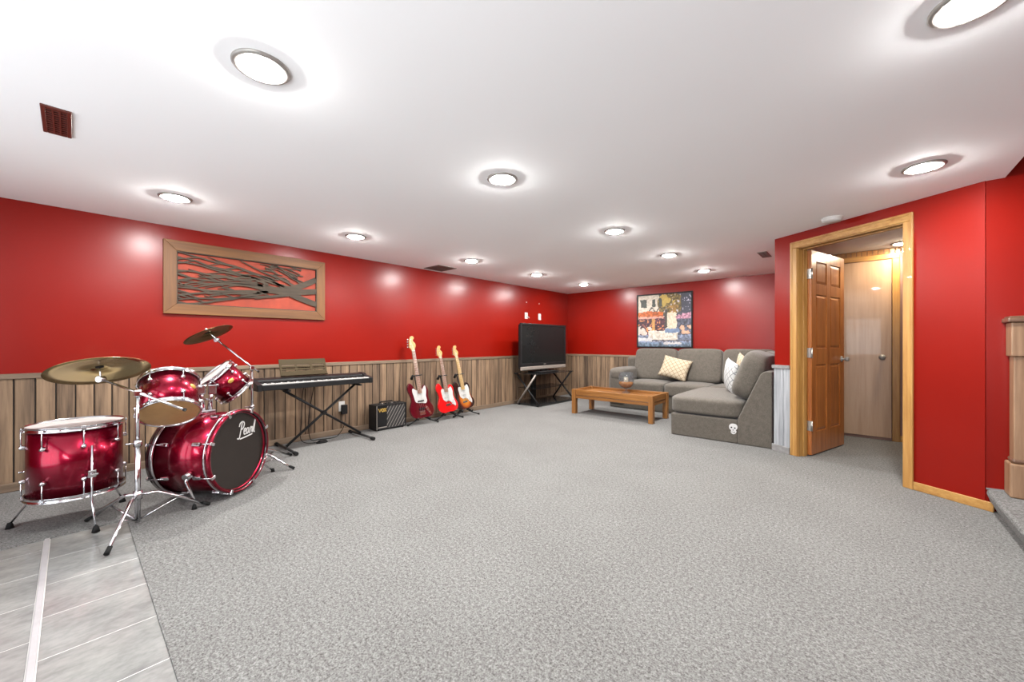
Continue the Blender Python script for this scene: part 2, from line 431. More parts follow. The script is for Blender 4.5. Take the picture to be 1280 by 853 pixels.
wl = struct('wall_left', 'long red wall with barn wood wainscot behind drums and guitars', MB().box((-0.12, YF-0.12, 0), (0, LY+0.12, H)), 'red_paint')
wbk = struct('wall_back', 'red far wall behind the sofa and television corner', MB().box((0, LY, 0), (XR, LY+0.12, H)), 'red_paint')
struct('wall_alcove', 'red wall end beside the sofa back', MB().box((4.12, 4.90, 0), (4.22, LY, H)), 'red_paint')
struct('wall_right', 'red wall at the stair side', MB().box((XR, YF-0.12, 0), (XR+0.12, LY, 3.5)), 'red_paint')
RAIL = 0.884
def wain_left():
    MB().box((0, YF, 0.04), (0.008, LY, RAIL-0.03)).build('groove_backing', 'groove_dark', wl, world=True)
    sp = 0.1035; y = -0.291 - sp*14
    k = 0
    while y < LY:
        y1 = min(y+sp, LY)
        if y1 - y > 0.02 and y1 > YF:
            MB().box((0.006, max(y, YF)+0.004, 0.05), (0.016, y1-0.004, RAIL-0.035)).build('plank', 'barn_plank', wl, world=True, bevel=0.004, seg=1)
        y += sp
def wain_back():
    MB().box((0, LY-0.008, 0.04), (4.12, LY, RAIL-0.03)).build('groove_backing', 'groove_dark', wbk, world=True)
    sp = 0.1; x = 0.018
    while x < 4.1:
        x1 = min(x+sp, 4.118)
        MB().box((x+0.004, LY-0.016, 0.05), (x1-0.004, LY-0.006, RAIL-0.035)).build('plank', 'barn_plank', wbk, world=True, bevel=0.004, seg=1)
        x += sp
wain_left(); wain_back()
struct('trim_1', 'weathered wooden chair rail along the long red wall', MB().box((0, YF, RAIL-0.04), (0.026, LY, RAIL)), 'rail_y', bevel=0.004)
struct('trim_2', 'weathered wooden chair rail on the far wall', MB().box((0.026, LY-0.026, RAIL-0.04), (4.12, LY, RAIL)), 'rail_x', bevel=0.004)
struct('baseboard_left', 'brown baseboard under the barn wood planks', MB().box((0, YF, 0), (0.03, LY, 0.065)), 'rail_y', bevel=0.006)
struct('baseboard_back', 'brown baseboard on the far wall', MB().box((0.03, LY-0.03, 0), (4.12, LY, 0.065)), 'rail_x', bevel=0.006)

# door wall: local frame, x along the wall from its far end, y into the hall
DO = Vector((4.12, 4.868, 0)); DU = Vector((0.8431, -0.5377, 0)); DN = Vector((0.5377, 0.8431, 0))
DM = Matrix(((DU.x, DN.x, 0, DO.x), (DU.y, DN.y, 0, DO.y), (0, 0, 1, 0), (0, 0, 0, 1)))
S0, S1, DH, WL, TH = 0.25, 1.080, 2.045, 1.524, 0.115
b = MB()
b.box((0, 0, 0), (S0-0.018, TH, H), DM); b.box((S1+0.018, 0, 0), (WL, TH, H), DM); b.box((S0-0.018, 0, DH+0.018), (S1+0.018, TH, H), DM)
wd = struct('wall_door', 'angled red wall with the oak doorway', b, 'red_paint')
# short wainscot left of the door
MB().box((0.0, -0.008, 0.04), (0.178, 0.0, 0.86), DM).build('groove_backing', 'groove_dark', wd)
for s0, s1 in ((0.002, 0.104), (0.108, 0.178)):
    MB().box((s0, -0.018, 0.06), (s1, -0.006, 0.86), DM).build('plank', 'plank_cool_light', wd, bevel=0.004, seg=1)
struct('trim_3', 'grey chair rail end beside the oak doorway', MB().box((-0.012, -0.03, 0.855), (0.178, 0.0, 0.89), DM), 'rail_gray', bevel=0.004)
struct('baseboard_left_of_door', 'grey baseboard piece beside the oak doorway', MB().box((-0.012, -0.03, 0.0), (0.178, 0.0, 0.07), DM), 'rail_gray', bevel=0.004)
struct('baseboard_right', 'oak baseboard under the red wall right of the doorway', MB().box((S1+0.06, -0.014, 0.0), (WL+0.045, 0.0, 0.062), DM), 'oak_x', bevel=0.004)
# jamb and casing
fr = empty('trim_4', kind='structure'); tag(fr, 'golden oak casing and jamb framing the doorway')
MB().box((S0-0.018, -0.002, 0), (S0, TH+0.002, DH), DM).build('jamb', 'oak_z', fr)
MB().box((S1, -0.002, 0), (S1+0.018, TH+0.002, DH), DM).build('jamb', 'oak_z', fr)
MB().box((S0-0.018, -0.002, DH), (S1+0.018, TH+0.002, DH+0.018), DM).build('head_jamb', 'oak_x', fr)
MB().box((S0, 0.055, 0), (S0+0.012, 0.085, DH), DM).build('door_stop', 'oak_z', fr, bevel=0.002)
MB().box((S1-0.012, 0.055, 0), (S1, 0.085, DH), DM).build('door_stop', 'oak_z', fr, bevel=0.002)
MB().box((S0, 0.055, DH-0.012), (S1, 0.085, DH), DM).build('door_stop', 'oak_x', fr, bevel=0.002)
for sgn, e in ((-1, S0), (1, S1)):
    a = e + sgn*0.006; c = e + sgn*0.068
    MB().box((min(a, c), -0.016, 0), (max(a, c), 0.0, DH+0.006), DM).build('casing', 'oak_z', fr, bevel=0.005)
    a2, c2 = e+sgn*0.05, e+sgn*0.07
    MB().box((min(a2, c2), -0.021, 0), (max(a2, c2), -0.002, DH+0.062), DM).build('casing_bead', 'oak_z', fr, bevel=0.004)
    MB().box((min(a, c), TH, 0), (max(a, c), TH+0.016, DH+0.006), DM).build('casing', 'oak_z', fr, bevel=0.005)
MB().box((S0-0.068, -0.016, DH+0.006), (S1+0.068, 0.0, DH+0.068), DM).build('casing', 'oak_x', fr, bevel=0.005)
MB().box((S0-0.07, -0.021, DH+0.05), (S1+0.07, -0.002, DH+0.07), DM).build('casing_bead', 'oak_x', fr, bevel=0.004)
MB().box((S0-0.068, TH, DH+0.006), (S1+0.068, TH+0.016, DH+0.068), DM).build('casing', 'oak_x', fr, bevel=0.005)

# hall behind the doorway
HY2 = 6.2
wh = struct('wall_hall', 'tan hall wall around the flat birch door', MB().box((4.22, HY2, 0), (XR, HY2+0.1, H)), 'hall_paint')
struct('wall_hall_side', 'tan side wall of the hall', MB().box((6.2, 4.9, 0), (6.3, HY2, H)), 'hall_paint')
x = 4.24
while x < 6.15:
    MB().box((x+0.002, HY2-0.012, 2.13), (x+0.043, HY2, 2.199)).build('slat', 'pine_slat', wh, bevel=0.003, seg=1)
    x += 0.047
d2 = empty('door_2', (5.055, HY2-0.02, 0.0), kind='structure'); tag(d2, 'flat pale birch hall door with round knob')
MB().box((-0.765, -0.012, 0.035), (0, 0.018, 2.07)).build('slab', 'birch', d2, bevel=0.002)
k = MB().lathe([(0.0, -0.006), (0.031, -0.006), (0.031, 0.0), (0.013, 0.006), (0.012, 0.028), (0.022, 0.036), (0.028, 0.05), (0.024, 0.062), (0.0, 0.066)], 20, Matrix.Translation((-0.075, -0.014, 0.955)) @ Matrix.Rotation(R(90), 4, 'X')).build('knob', 'satin_ring', d2)
fr2 = empty('trim_5', (0, 0, 0), kind='structure'); tag(fr2, 'oak casing around the flat hall door')
MB().box((5.062, HY2-0.022, 0), (5.125, HY2, 2.08)).build('casing', 'oak_z', fr2, bevel=0.004)
MB().box((4.222, HY2-0.022, 0), (4.28, HY2, 2.08)).build('casing', 'oak_z', fr2, bevel=0.004)
MB().box((4.222, HY2-0.022, 2.08), (5.125, HY2, 2.14)).build('casing', 'oak_x', fr2, bevel=0.004)
struct('baseboard_hall', 'oak baseboard on the hall wall', MB().box((5.127, HY2-0.014, 0), (6.2, HY2, 0.07)), 'oak_x', bevel=0.004)

# six panel door standing open into the hall
HX = DO + DU*(S0+0.035) + DN*(TH+0.012)
ddir = Vector((0.285, 0.9585, 0)).normalized()
d1 = empty('door_1', (HX.x, HX.y, 0), (0, 0, math.atan2(ddir.y, ddir.x)), kind='structure'); tag(d1, 'six panel oak door standing open into the hall')
DW, DT = 0.80, 0.036
b = MB(); z0, z1 = 0.012, 2.035
st = 0.105; rails = [(z0, 0.235), (0.90, 1.065), (1.60, 1.71), (1.93, z1)]
for x0, x1 in ((0, st), (DW/2-0.045, DW/2+0.045), (DW-st, DW)): b.box((x0, 0, z0), (x1, DT, z1))
for a, c in rails:
    for x0, x1 in ((st, DW/2-0.045), (DW/2+0.045, DW-st)): b.box((x0, 0, a), (x1, DT, c))
b.build('slab', 'door_oak', d1, bevel=0.002, seg=1)
pan = [(0.235, 0.90), (1.065, 1.60), (1.71, 1.93)]
for a, c in pan:
    for x0, x1 in ((st, DW/2-0.045), (DW/2+0.045, DW-st)):
        b = MB(); w = 0.028
        for ys, ye in ((DT*0.5, 0.003), (DT*0.5, DT-0.003)):
            y_in = 0.012 if ye < DT/2 else DT-0.012
            q = [(x0, y_in, a), (x1, y_in, a), (x1, y_in, c), (x0, y_in, c), (x0+w, ye, a+w), (x1-w, ye, a+w), (x1-w, ye, c-w), (x0+w, ye, c-w)]
            b.add(q, [(4,5,6,7), (0,1,5,4), (1,2,6,5), (2,3,7,6), (3,0,4,7)])
        b.build('panel', 'door_oak', d1)
for sgn, yy in ((-1, 0), (1, DT)):
    m4 = Matrix.Translation((DW-0.07, yy, 0.945)) @ Matrix.Rotation(R(90)*-sgn, 4, 'X')
    kb = MB().lathe([(0.0, 0.0), (0.031, 0.0), (0.031, 0.006), (0.012, 0.010), (0.012, 0.03), (0.022, 0.038), (0.027, 0.052), (0.022, 0.063), (0.0, 0.067)], 20, m4).build('knob', 'satin_ring', d1)
for zz in (0.30, 1.02, 1.80):
    hg = MB().box((-0.005, -0.001, zz-0.048), (-0.001, DT+0.001, zz+0.048)).build('hinge', 'nickel', d1)
    MB().tube([(-0.006, -0.007, zz-0.05), (-0.006, -0.007, zz+0.05)], 0.006, 8).build('hinge_pin', 'nickel', hg)
    MB().box((-0.03, -0.004, zz-0.048), (-0.007, -0.001, zz+0.048)).build('hinge_leaf', 'nickel', hg)

# stair corner
struct('wall_stair', 'red wall rising beside the carpeted stair landing', MB().box((5.402, 4.056, 0), (XR, 4.17, 3.5)), 'red_paint')
b = MB().box((OPX-0.1, 0.5, H+0.1), (OPX, 4.056, 3.5)); struct('wall_stairwell', 'red upper wall of the stairwell', b, 'red_paint')
struct('wall_stairwell_front', 'red front wall of the stairwell', MB().box((OPX, 0.5, H+0.1), (XR, 0.6, 3.5)), 'red_paint')
struct('ceiling_stairwell', 'ceiling above the stairwell', MB().box((OPX-0.1, 0.5, 3.5), (XR+0.12, 4.17, 3.6)), 'ceiling_paint')
prof = [(5.456, 0.0), (5.428, 0.06), (5.412, 0.11), (5.414, 0.128), (5.424, 0.14), (XR, 0.14), (XR, 0.0)]
struct('stair_landing', 'low carpeted landing step at the foot of the stairs', MB().prism(prof, 1.3, 4.056), 'carpet')
struct('baseboard_stair', 'thin painted skirting where landing carpet meets red wall', MB().add([(5.41, 4.05, 0.138), (6.6, 4.05, 0.138), (6.6, 4.05, 0.20), (5.41, 4.05, 0.148), (5.41, 4.056, 0.138), (6.6, 4.056, 0.138), (6.6, 4.056, 0.2), (5.41, 4.056, 0.148)], [(0,1,2,3), (4,7,6,5), (0,4,5,1), (1,5,6,2), (2,6,7,3), (3,7,4,0)]), 'rail_gray')
nw = empty('newel_post', (5.553, 3.985, 0.14), label='square wooden newel post with dark cap on the stair landing', cat='post')
def nbox(name, hw, z0, z1, mat, bev=0.006): MB().box((-hw, -hw, z0), (hw, hw, z1)).build(name, mat, nw, bevel=bev)
nbox('base_block', 0.068, 0.0, 0.215, 'newel_wood', 0.01); nbox('shaft', 0.050, 0.215, 0.89, 'newel_wood')
nbox('top_block', 0.062, 0.89, 1.105, 'newel_wood'); nbox('cap', 0.078, 1.105, 1.135, 'newel_cap', 0.008)
MB().box((-0.058, -0.058, 0.215), (0.058, 0.058, 0.245)).build('base_moulding', 'newel_cap', nw, bevel=0.012)
MB().box((-0.068, -0.068, 1.135), (0.068, 0.068, 1.145)).build('cap_top', 'newel_cap', nw, bevel=0.004)

# front wall (behind the camera) with patio door opening and an added window opening
b = MB(); PX0, PX1, PZ = 1.31, 3.2, 2.06; WX0, WX1, WZ0, WZ1 = 3.8, 5.6, 0.75, 1.85
b.box((-0.12, YF-0.12, 0), (PX0, YF, H)); b.box((PX0, YF-0.12, PZ), (PX1, YF, H)); b.box((PX1, YF-0.12, 0), (WX0, YF, H))
b.box((WX0, YF-0.12, 0), (WX1, YF, WZ0)); b.box((WX0, YF-0.12, WZ1), (WX1, YF, H)); b.box((WX1, YF-0.12, 0), (XR+0.12, YF, H))
struct('wall_front', 'red wall with patio door behind the camera', b, 'red_paint')
def window(name, label, x0, x1, z0, z1, mull):
    w = empty(name, ((x0+x1)/2, YF-0.09, z0), kind='structure'); tag(w, label)
    hw = (x1-x0)/2; hh = z1-z0; t = 0.05
    MB().box((-hw, -0.03, 0), (-hw+t, 0.03, hh)).build('window_frame', 'vinyl_white', w); MB().box((hw-t, -0.03, 0), (hw, 0.03, hh)).build('window_frame', 'vinyl_white', w)
    MB().box((-hw+t, -0.03, 0), (hw-t, 0.03, t)).build('window_frame', 'vinyl_white', w); MB().box((-hw+t, -0.03, hh-t), (hw-t, 0.03, hh)).build('window_frame', 'vinyl_white', w)
    MB().box((-0.03, -0.03, t), (0.03, 0.03, hh-t)).build('mullion', 'vinyl_white', w)
    for a, c in ((-hw+t, -0.03), (0.03, hw-t)): MB().box((a, -0.004, t), (c, 0.004, hh-t)).build('pane', 'window_glass', w)
window('window_1', 'white patio door behind the camera', PX0, PX1, 0.0, PZ, 1)
window('window_added', 'white window added behind the camera to light the door wall', WX0, WX1, WZ0, WZ1, 1)  # unseen window, added for light on the doorway wall and newel post

# ------------------------------------------------------------------ ceiling fixtures
CEIL = [(3.012, 0.495, 'recessed ceiling light nearest the brown vent, large in the upper left'),
        (5.04, 1.90, 'recessed ceiling light cut off by the top right corner of the picture'),
        (3.01, 1.885, 'recessed ceiling light at the centre of the ceiling'),
        (0.968, 0.51, 'recessed ceiling light above the left end of the carved wall art'),
        (0.955, 1.91, 'recessed ceiling light just past the right end of the carved wall art'),
        (0.97, 3.48, 'recessed ceiling light beside the grey vent by the long red wall'),
        (0.973, 4.872, 'recessed ceiling light between the guitars and the television'),
        (1.0, 6.24, 'recessed ceiling light nearest the far corner behind the television'),
        (3.01, 3.48, 'recessed ceiling light second in the middle row, above the coffee table'),
        (3.03, 4.868, 'recessed ceiling light third in the middle row, in front of the painting'),
        (3.05, 6.26, 'recessed ceiling light nearest the sofa and the far wall'),
        (5.07, 3.472, 'recessed ceiling light by the red wall right of the doorway')]
ring_me = lens_me = None
for i, (x, y, lab) in enumerate(CEIL):
    e = empty('recessed_light', (x, y, H), label=lab, cat='ceiling light', group='recessed ceiling lights')
    if ring_me is None:
        r = MB().lathe([(0.100, 0.0), (0.100, -0.005), (0.094, -0.010), (0.084, -0.011), (0.066, -0.004), (0.064, 0.0)], 40).build('trim_ring', 'satin_ring', e)
        l = MB().lathe([(0.0645, -0.001), (0.062, -0.0075), (0.055, -0.014), (0.043, -0.0195), (0.025, -0.0225), (0.0005, -0.0235)], 24).build('lens', 'lamp_lens', e)
        ring_me, lens_me = r.data, l.data
    else:
        for nm, me in (('trim_ring', ring_me), ('lens', lens_me)):
            o = bpy.data.objects.new(nm, me); COL.objects.link(o); o.parent = e
e = empty('hall_light', (5.12, 5.95, H), label='glowing round ceiling light inside the hall above the flat door', cat='ceiling light')
MB().lathe([(0.085, 0.0), (0.085, -0.008), (0.06, -0.012), (0.058, 0.0)], 32).build('trim_ring', 'white_plastic', e)
MB().lathe([(0.0575, -0.001), (0.05, -0.012), (0.03, -0.02), (0.0005, -0.023)], 24).build('lens', 'hall_lens', e)

def vent(x0, x1, y0, y1, mat, label, along, rows_, cols):
    e = empty('ceiling_vent', ((x0+x1)/2, (y0+y1)/2, H), label=label, cat='vent', group='ceiling vents')
    hx, hy = (x1-x0)/2, (y1-y0)/2; t = 0.016
    MB().box((-hx+t, -hy+t, -0.003), (hx-t, hy-t, 0)).build('backing', 'dark_slot', e)
    b = MB()
    b.box((-hx, -hy, -0.009), (hx, -hy+t, 0)); b.box((-hx, hy-t, -0.009), (hx, hy, 0)); b.box((-hx, -hy+t, -0.009), (-hx+t, hy-t, 0)); b.box((hx-t, -hy+t, -0.009), (hx, hy-t, 0))
    b.build('frame', mat, e, bevel=0.002, seg=1)
    if along == 'x':
        for i in range(rows_): 
            x = -hx+t+(2*hx-2*t)*(i+0.5)/rows_
            MB().box((x-0.006, -hy+t, -0.007), (x+0.006, hy-t, -0.002)).build('louver', mat, e)
        for i in range(1, cols): 
            y = -hy+t+(2*hy-2*t)*i/cols; MB().box((-hx+t, y-0.003, -0.0085), (hx-t, y+0.003, -0.0015)).build('divider', mat, e)
    else:
        for i in range(rows_): 
            y = -hy+t+(2*hy-2*t)*(i+0.5)/rows_
            MB().box((-hx+t, y-0.006, -0.007), (hx-t, y+0.006, -0.002)).build('louver', mat, e)
        for i in range(1, cols): 
            x = -hx+t+(2*hx-2*t)*i/cols; MB().box((x-0.003, -hy+t, -0.0085), (x+0.003, hy-t, -0.0015)).build('divider', mat, e)
vent(1.665, 2.005, -0.097, 0.0, 'vent_brown', 'reddish brown slotted ceiling vent at upper left', 'x', 11, 3)
vent(0.09, 0.44, 3.36, 3.68, 'vent_gray', 'grey ceiling vent beside the top of the long red wall', 'y', 10, 2)
vent(3.868, 3.966, 5.43, 5.78, 'vent_gray', 'small grey ceiling vent near the wall end by the sofa', 'y', 10, 2)
e = empty('smoke_detector', (4.60, 4.37, H), label='round white smoke detector on the ceiling above the doorway', cat='smoke detector')
MB().lathe([(0.072, 0.0), (0.072, -0.018), (0.062, -0.034), (0.02, -0.038), (0.0005, -0.038)], 32).build('body', 'white_plastic', e)
MB().lathe([(0.075, 0.0), (0.075, -0.01), (0.07, -0.011), (0.07, 0.0)], 32).build('base_plate', 'white_plastic', e)

# ------------------------------------------------------------------ wall things
def outlet(y, z, w, hh, label, cat='outlet', kind='jack'):
    e = empty('wall_plate', (0.0, y, z), label=label, cat=cat)
    MB().box((0.0, -w/2, -hh/2), (0.006, w/2, hh/2)).build('plate', 'white_plastic', e, bevel=0.002)
    for s in (-1, 1):
        if kind == 'duplex': MB().box((0.006, -w*0.24, s*hh*0.22-0.014), (0.008, w*0.24, s*hh*0.22+0.014)).build('socket', 'vinyl_white', e, bevel=0.002)
        else: MB().tube([(0.006, 0, s*hh*0.2), (0.012, 0, s*hh*0.2)], 0.007, 8).build('jack', 'silver_paint', e)
    return e
e = outlet(5.79, 1.645, 0.085, 0.125, 'white cable wall plate above the television, nearer the guitars')
MB().tube([(0.008, 0.02, -0.02), (0.03, 0.05, -0.03), (0.02, 0.07, -0.045)], 0.006, 8).build('cable_stub', 'white_plastic', e)
outlet(6.21, 1.645, 0.085, 0.125, 'white wall plate above the television, nearer the corner', kind='duplex')
for yy, zz, lb in ((5.80, 1.905, 'tiny white patch on the red wall above the nearer wall plate'), (6.20, 1.905, 'tiny white patch on the red wall above the plate nearer the corner')):
    o = MB().lathe([(0.0005, 0.002), (0.010, 0.002), (0.012, 0.0)], 12, Matrix.Translation((0, yy, zz)) @ Matrix.Rotation(R(90), 4, 'Y')).build('wall_patch', 'white_plastic')
    tag(o, lb, 'wall patch', 'wall patches above the television')
e = outlet(2.20, 0.34, 0.075, 0.12, 'white outlet low on the plank wall under the keyboard', kind='duplex')
e.location.x = 0.0165
o = MB().box((0.026, 2.185, 0.245), (0.065, 2.255, 0.36)).build('power_adapter', 'black_plastic', bevel=0.006)
tag(o, 'black power adapter plugged into the low outlet', 'adapter')

# carved tree wall art
AY0, AY1, AZ0, AZ1 = 0.552, 1.995, 1.388, 2.072
art = empty('carved_wall_art', (0.0, (AY0+AY1)/2, AZ0), label='wide carved tree wall art in a brown wooden frame', cat='wall art')
fw = 0.094; t0, t1 = 0.001, 0.034
def mitre(name, quad, mat):
    q = [(t0, y, z) for y, z in quad] + [(t1, y, z) for y, z in quad]
    MB().add(q, [(0,1,2,3), (7,6,5,4), (0,4,5,1), (1,5,6,2), (2,6,7,3), (3,7,4,0)]).build(name, mat, art, world=True, bevel=0.003)
iy0, iy1, iz0, iz1 = AY0+fw, AY1-fw, AZ0+fw, AZ1-fw
mitre('frame_rail', [(AY0, AZ0), (AY1, AZ0), (iy1, iz0), (iy0, iz0)], 'frame_y'); mitre('frame_rail', [(AY0, AZ1), (iy0, iz1), (iy1, iz1), (AY1, AZ1)], 'frame_y')
mitre('frame_stile', [(AY0, AZ0), (iy0, iz0), (iy0, iz1), (AY0, AZ1)], 'frame_z'); mitre('frame_stile', [(AY1, AZ0), (AY1, AZ1), (iy1, iz1), (iy1, iz0)], 'frame_z')
MB().box((t0, iy0, iz0), (0.006, iy1, iz1)).build('backing', 'relief_back', art, world=True)
b = MB()
for a, c in (((iy0, iz0), (iy1, iz0+0.008)), ((iy0, iz1-0.008), (iy1, iz1)), ((iy0, iz0+0.008), (iy0+0.008, iz1-0.008)), ((iy1-0.008, iz0+0.008), (iy1, iz1-0.008))):
    b.box((0.006, a[0], a[1]), (0.03, c[0], c[1]))
b.build('liner', 'relief_wood', art, world=True)
AW, AH = iy1-iy0, iz1-iz0
rnd = random.Random(11)
b = MB(); AX = Matrix(((0, 1, 0, 0), (1, 0, 0, iy0), (0, 0, 1, iz0), (0, 0, 0, 1)))    # (u, y, v) -> (depth, along, up)
def clampv(u, v): return (min(max(u, 0.004), AW-0.004), min(max(v, 0.004), AH-0.004))
lay = [0]
def stroke(pts, w0, w1):
    sp = [clampv(*p) for p in spline(pts, 4, False)]; n = len(sp); lay[0] += 1
    dz = 0.0004*(lay[0] % 9)
    b.ribbon(sp, [w0+(w1-w0)*i/(n-1) for i in range(n)], 0.014+dz, 0.025+dz, AX)
# trunk and roots run to the right edge
tv = AH*0.42
stroke([(AW*0.50, AH*0.46), (AW*0.62, AH*0.42), (AW*0.76, AH*0.42), (AW*0.86, AH*0.44)], 0.035, 0.13)
for v1, w in ((0.76, 0.060), (0.48, 0.060), (0.17, 0.060)):
    stroke([(AW*0.78, tv+(v1-0.45)*0.10), (AW*0.88, tv+(v1-0.45)*AH*0.55), (AW, AH*v1)], 0.065, w)
limbs = [(0.98, 0.72, 0.50), (0.88, 0.60, 0.52), (0.78, 0.78, 0.50), (0.66, 0.56, 0.48), (0.54, 0.66, 0.46), (0.43, 0.52, 0.45), (0.30, 0.68, 0.40), (0.19, 0.60, 0.38), (0.09, 0.76, 0.34), (0.01, 0.58, 0.36)]
for vt, us, vs0 in limbs:
    u0 = AW*us; v0 = AH*vs0; pts = [(u0, v0)]
    for k_ in range(1, 7):
        f = k_/6; pts.append((u0*(1-f), v0 + (vt*AH-v0)*(f**0.62) + rnd.uniform(-0.014, 0.014)))
    stroke(pts, 0.030, 0.009)
    for k_ in range(8):
        f = rnd.uniform(0.15, 0.95); i = min(int(f*6), 5); fr_ = f*6-i
        u = pts[i][0]+(pts[i+1][0]-pts[i][0])*fr_; v = pts[i][1]+(pts[i+1][1]-pts[i][1])*fr_
        L_ = rnd.uniform(0.08, 0.22); sg = rnd.choice((-1, 1)); a_ = rnd.uniform(0.3, 0.8)
        stroke([(u, v), (u-L_*0.5, v+sg*L_*0.45*math.sin(a_)*0.6), (u-L_, v+sg*L_*math.sin(a_)*0.55)], 0.014, 0.005)
for k_ in range(34):
    u = AW*rnd.uniform(0.60, 0.90); v = AH*rnd.uniform(0.62, 0.95); L_ = rnd.uniform(0.07, 0.16); a_ = rnd.uniform(-0.2, 0.9)
    stroke([(u, v), (u-L_*0.5, v+L_*0.35*math.sin(a_)+0.004), (u-L_, v+L_*math.sin(a_)*0.7)], 0.013, 0.006)
stroke([(AW*0.80, AH*0.56), (AW*0.70, AH*0.68), (AW*0.55, AH*0.80), (AW*0.40, AH*0.97)], 0.026, 0.008)
stroke([(AW*0.86, AH*0.62), (AW*0.78, AH*0.78), (AW*0.66, AH*0.98)], 0.022, 0.008)
b.build('tree_relief', 'relief_wood', art, world=True)

# street scene painting
PXA, PXB, PZA, PZB = 1.598, 2.610, 1.035, 2.036
pt = empty('framed_painting', ((PXA+PXB)/2, LY, PZA), label='square painting of a street cafe in a thin black frame', cat='painting')
pw, phh = (PXB-PXA)/2, PZB-PZA; f = 0.022
for nm, lo, hi in (('frame_stile', (-pw, -0.04, 0), (-pw+f, 0, phh)), ('frame_stile', (pw-f, -0.04, 0), (pw, 0, phh)), ('frame_rail', (-pw+f, -0.04, 0), (pw-f, 0, f)), ('frame_rail', (-pw+f, -0.04, phh-f), (pw-f, 0, phh))):
    MB().box(lo, hi).build(nm, 'black_plastic', pt, bevel=0.002, seg=1)
N = 120
rs = np.random.RandomState(3)
def sm_noise(n, s):
    a = rs.rand(s+2, s+2); t = np.linspace(0, s, n); i = t.astype(int); fr_ = t-i
    i = np.minimum(i, s); j = np.minimum(i+1, s+1)
    rr_ = a[i]*(1-fr_)[:, None] + a[j]*fr_[:, None]
    return rr_[:, i]*(1-fr_)[None] + rr_[:, j]*fr_[None]
U, V = np.meshgrid((np.arange(N)+0.5)/N, (np.arange(N)+0.5)/N)
n8, n16, n32 = sm_noise(N, 8), sm_noise(N, 20), sm_noise(N, 42)
U2 = U + (n16-0.5)*0.028; V2 = V + (n32-0.5)*0.028
img = np.zeros((N, N, 3))
def put(mask, c, jit=0.12):
    jj = 1 + (n32[..., None]-0.5)*jit*2; img[mask] = (np.array(c)/255.0*jj)[mask]
put(U > -1, (226, 214, 196))
put((U2 < 0.5) & (V2 < 0.34), (228, 216, 198))
put((U2 > 0.42) & (V2 < 0.42), (84, 82, 92))
put(((U2-0.62)/0.24)**2 + ((V2-0.18)/0.22)**2 < 1, (122, 104, 58), 0.5)
put((((U2-0.56)/0.16)**2 + ((V2-0.12)/0.13)**2 < 1) & (n16 > 0.5), (214, 182, 92))
put((((U2-0.68)/0.16)**2 + ((V2-0.28)/0.10)**2 < 1) & (n16 > 0.42), (160, 122, 62), 0.4)
put((U2 > 0.82) & (V2 < 0.38), (70, 72, 86))
put((n32 > 0.82) & (V < 0.4) & (U > 0.5), (190, 186, 200))
for u0, u1, v0, v1 in ((0.05, 0.18, 0.08, 0.24), (0.28, 0.34, 0.09, 0.23), (0.41, 0.46, 0.07, 0.22)): put((U2 > u0) & (U2 < u1) & (V2 > v0) & (V2 < v1), (76, 82, 76))
put((np.abs(V2-0.29-0.04*np.sin(U*40)) < 0.014) & (U > 0.22) & (U < 0.5), (70, 66, 70))
put((U2 > 0.55) & (U2 < 0.74) & (V2 > 0.36) & (V2 < 0.66), (232, 216, 190))
put((U2 < 0.53) & (V2 > 0.44) & (V2 < 0.80), (92, 50, 62), 0.6)
put((U2 < 0.28) & (V2 > 0.60) & (V2 < 0.78) & (n16 > 0.55), (226, 212, 198))
put((U2 < 0.5) & (V2 > 0.48) & (V2 < 0.75) & (n32 > 0.74), (226, 150, 84))
put((U2 > 0.28) & (U2 < 0.33) & (V2 > 0.45) & (V2 < 0.74), (214, 158, 88))
put((U2 < 0.50) & (V2 > 0.31+0.12*np.abs(U2-0.22)) & (V2 < 0.42), (206, 104, 38), 0.3)
put((U2 < 0.50) & (V2 > 0.42) & (V2 < 0.46), (222, 168, 150))
put((U2 > 0.52) & (U2 < 0.57) & (V2 > 0.3) & (V2 < 0.64), (74, 68, 62))
put((U2 > 0.74) & (V2 > 0.40) & (V2 < 0.80), (86, 88, 104), 0.5)
put((U2 > 0.72) & (V2 > 0.50-0.22*(U2-0.72)-0.08) & (V2 < 0.48) & (V2 > 0.34), (190, 138, 158), 0.4)
put((U2 > 0.80) & (V2 > 0.60) & (V2 < 0.76) & (n16 > 0.5), (216, 172, 142))
put((V2 > 0.78), (128, 138, 162), 0.35)
put((V2 > 0.70) & (V2 < 0.90) & (U2 > 0.2) & (U2 < 0.76), (232, 220, 204), 0.2)
put((np.abs(V2-0.885) < 0.012) & (U2 > 0.25), (96, 92, 100))
put((V2 > 0.66) & (V2 < 0.74) & (U2 > 0.52) & (U2 < 0.78), (120, 140, 172))
put((V2 > 0.83) & (V2 < 0.90) & (U2 < 0.28), (222, 220, 222))
put((V2 > 0.93), (104, 122, 142), 0.4)
put((V2 > 0.92) & (V2 < 0.96) & (U2 > 0.5) & (U2 < 0.82), (214, 208, 206))
img = np.clip(img, 0, 1)
lin = np.where(img <= 0.04045, img/12.92, ((img+0.055)/1.055)**2.4)
cw = pw - f
gv = [(-cw+2*cw*i/N, -0.026, f+(phh-2*f)*(1-j/N)) for j in range(N+1) for i in range(N+1)]
gf = [(j*(N+1)+i, (j+1)*(N+1)+i, (j+1)*(N+1)+i+1, j*(N+1)+i+1) for j in range(N) for i in range(N)]
me = bpy.data.meshes.new('canvas'); me.from_pydata(gv, [], gf); me.materials.append(MATS['canvas_print'])
ca = me.color_attributes.new('paint', 'FLOAT_COLOR', 'CORNER')
